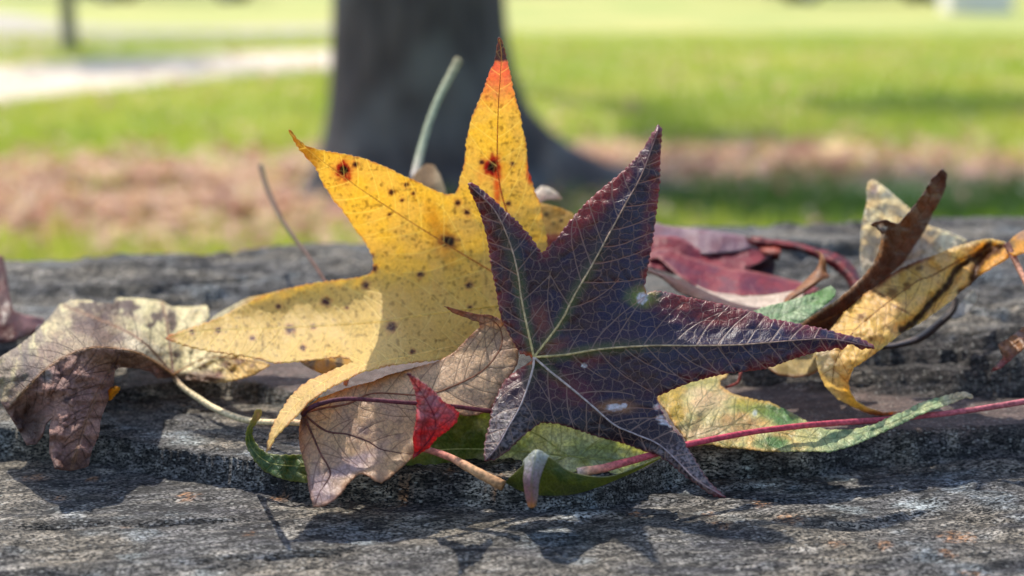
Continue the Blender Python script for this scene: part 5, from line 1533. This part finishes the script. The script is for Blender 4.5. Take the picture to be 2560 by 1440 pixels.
L.sheet([(2495, 861), (2527, 842), (2560, 817), (2640, 790), (2720, 800), (2700, 860), (2600, 865), (2560, 871), (2532, 895), (2500, 922), (2475, 930), (2492, 912), (2508, 893), (2502, 880)],
        [(2495, 861, .056), (2560, 817, .06), (2720, 800, .05), (2600, 865, .046), (2476, 930, .044), (2532, 895, .046)],
        lambda X, Y, ed, md: mixc(mixc(S(150, 100, 56), S(122, 76, 46), sst(-.3, .4, fbm(X / 25, Y / 25, 2, 6))), S(120, 40, 42), sst(880, 905, Y)), OM, [K([(2640, 820), (2540, 860), (2480, 928)], float)], spacing=5, serr=(2, 15), ruffle=.0015, rsc=30, seed=105)
L = Leaf('blurred reddish brown leaf standing at the left edge behind the pile', (20, 850, .11))
L.sheet([(-80, 660), (-20, 640), (8, 640), (18, 690), (24, 740), (34, 778), (60, 788), (108, 796), (112, 815), (80, 835), (40, 852), (0, 858), (-60, 850), (-120, 780)],
        [(-20, 640, .15), (15, 700, .14), (30, 780, .12), (110, 800, .14), (40, 852, .108), (-60, 850, .11), (-80, 660, .14)],
        lambda X, Y, ed, md: mixc(mixc(S(104, 52, 40), S(84, 44, 40), sst(-.3, .4, fbm(X / 35, Y / 35, 2, 6))), S(176, 124, 120), .8 * sst(30, 70, X) * sst(840, 800, Y)), OM, spacing=7, serr=(1, 18), ruffle=.002, seed=106)
L = Leaf('cream leaf behind the yellow one with a pale stalk pointing up', (1040, 440, .14))
L.sheet([(1028, 445), (1045, 425), (1066, 410), (1085, 414), (1100, 436), (1112, 470), (1125, 520), (1100, 640), (1000, 650), (1000, 520)], [(1028, 445, .13), (1085, 414, .146), (1112, 470, .136), (1050, 640, .12)],
        lambda X, Y, ed, md: mixc(S(176, 146, 108), S(206, 186, 150), sst(1075, 1100, X)), LM, spacing=7, serr=(1, 18), seed=107)
L.stalk([(1036, 450, .150), (1042, 420, .160), (1053, 375, .17), (1072, 310, .18), (1097, 245, .19), (1128, 185, .20), (1146, 150, .205)], [.0020, .0018, .0016, .0014, .0014, .0016, .0017], [S(150, 136, 128), S(140, 146, 120), S(150, 156, 126), S(150, 140, 106)])
L = Leaf('small spotted yellow leaf tip between the yellow and the purple leaf', (1380, 580, .09))
L.sheet([(1335, 506), (1365, 511), (1400, 520), (1432, 534), (1446, 560), (1420, 610), (1380, 650), (1320, 650), (1300, 560)], [(1335, 506, .1), (1440, 545, .1), (1380, 640, .086)],
        lambda X, Y, ed, md: mixc(mixc(mixc(S(214, 176, 92), S(196, 156, 80), sst(-.3, .4, fbm(X / 30, Y / 20, 2, 6))), S(150, 60, 50), sst(578, 592, Y)), S(90, 50, 30),
                                  np.maximum(np.maximum(blob(X, Y, 1366, 536, 6, 5, .4), blob(X, Y, 1402, 551, 6, 4, .4)), blob(X, Y, 1384, 560, 4, 3, .4))), YM, spacing=5, serr=(1.2, 16), seed=108)
L = Leaf('whitish curled leaf tip just right of the yellow leaf', (1368, 490, .13))
L.sheet([(1320, 510), (1338, 478), (1354, 465), (1372, 469), (1390, 481), (1405, 497), (1386, 500), (1366, 499), (1350, 508), (1336, 530)], [(1325, 505, .122), (1356, 466, .130), (1405, 497, .135), (1360, 495, .122)],
        lambda X, Y, ed, md: mixc(S(240, 228, 212), S(206, 176, 160), sst(474, 500, Y)), LM, [K([(1328, 515), (1360, 482), (1402, 496)], float)], spacing=4, serr=(1.5, 14), ruffle=.001, rsc=25, seed=109)
L = Leaf('dark thin rolled leaf edge curving under the yellow leaf at the right', (2300, 840, .08))
L.patch([[(2384, 735, .092), (2392, 742, .089), (2397, 752, .091)], [(2378, 768, .090), (2384, 772, .086), (2388, 780, .088)], [(2346, 798, .087), (2352, 805, .083), (2356, 814, .085)], [(2296, 836, .082), (2300, 845, .077), (2303, 854, .08)],
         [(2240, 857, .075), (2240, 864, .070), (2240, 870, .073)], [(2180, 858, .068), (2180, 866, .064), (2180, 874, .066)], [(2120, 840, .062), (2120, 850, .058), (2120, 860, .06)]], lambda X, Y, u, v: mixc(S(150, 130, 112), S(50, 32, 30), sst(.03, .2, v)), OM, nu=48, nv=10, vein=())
L = Leaf('narrow greyish white leaf tip below the yellow leaf at the right', (2420, 760, .09))
L.sheet([(2436, 722), (2442, 740), (2432, 768), (2415, 786), (2395, 796), (2374, 794), (2388, 776), (2405, 755), (2420, 735)], [(2436, 722, .1), (2415, 786, .094), (2376, 794, .092), (2400, 765, .098)],
        lambda X, Y, ed, md: mixc(S(206, 204, 198), S(180, 176, 170), sst(-.3, .4, fbm(X / 12, Y / 20, 2, 6))), LM, spacing=5, serr=(.6, 18), seed=110)
L = Leaf('tiny orange yellow leaf scrap stuck beside the drooping brown leaf', (284, 985, .03), name='leaf_scrap', cat='leaf scrap')
L.patch([[(268, 1000, .031), (272, 1001, .03), (277, 1000, .031)], [(268, 984, .031), (277, 985, .028), (287, 988, .031)], [(276, 970, .031), (286, 972, .028), (297, 978, .031)], [(288, 965, .031), (293, 966, .03), (299, 968, .031)]],
        lambda X, Y, u, v: mixc(mixc(S(214, 140, 24), S(230, 176, 40), v), S(80, 52, 24), speck(X, Y, 6, .2, 4) * .8 * (u > .5)), ZM, nu=24, nv=10, jag=2, vein=())
t = empty('dry_stem', P(812, 703, .11))
tag(t, 'thin dry stem leaning up behind the left lobe of the yellow leaf', 'stem')
tube('stem', [(818, 712, .10), (790, 668, .112), (762, 628, .13), (735, 595, .15), (706, 552, .175), (682, 505, .195), (664, 460, .21), (652, 415, .225)], [.0006, .0006, .0007, .0008, .0010], [S(96, 62, 48), S(84, 58, 46), S(50, 42, 34), S(40, 36, 30)], STALK, t)
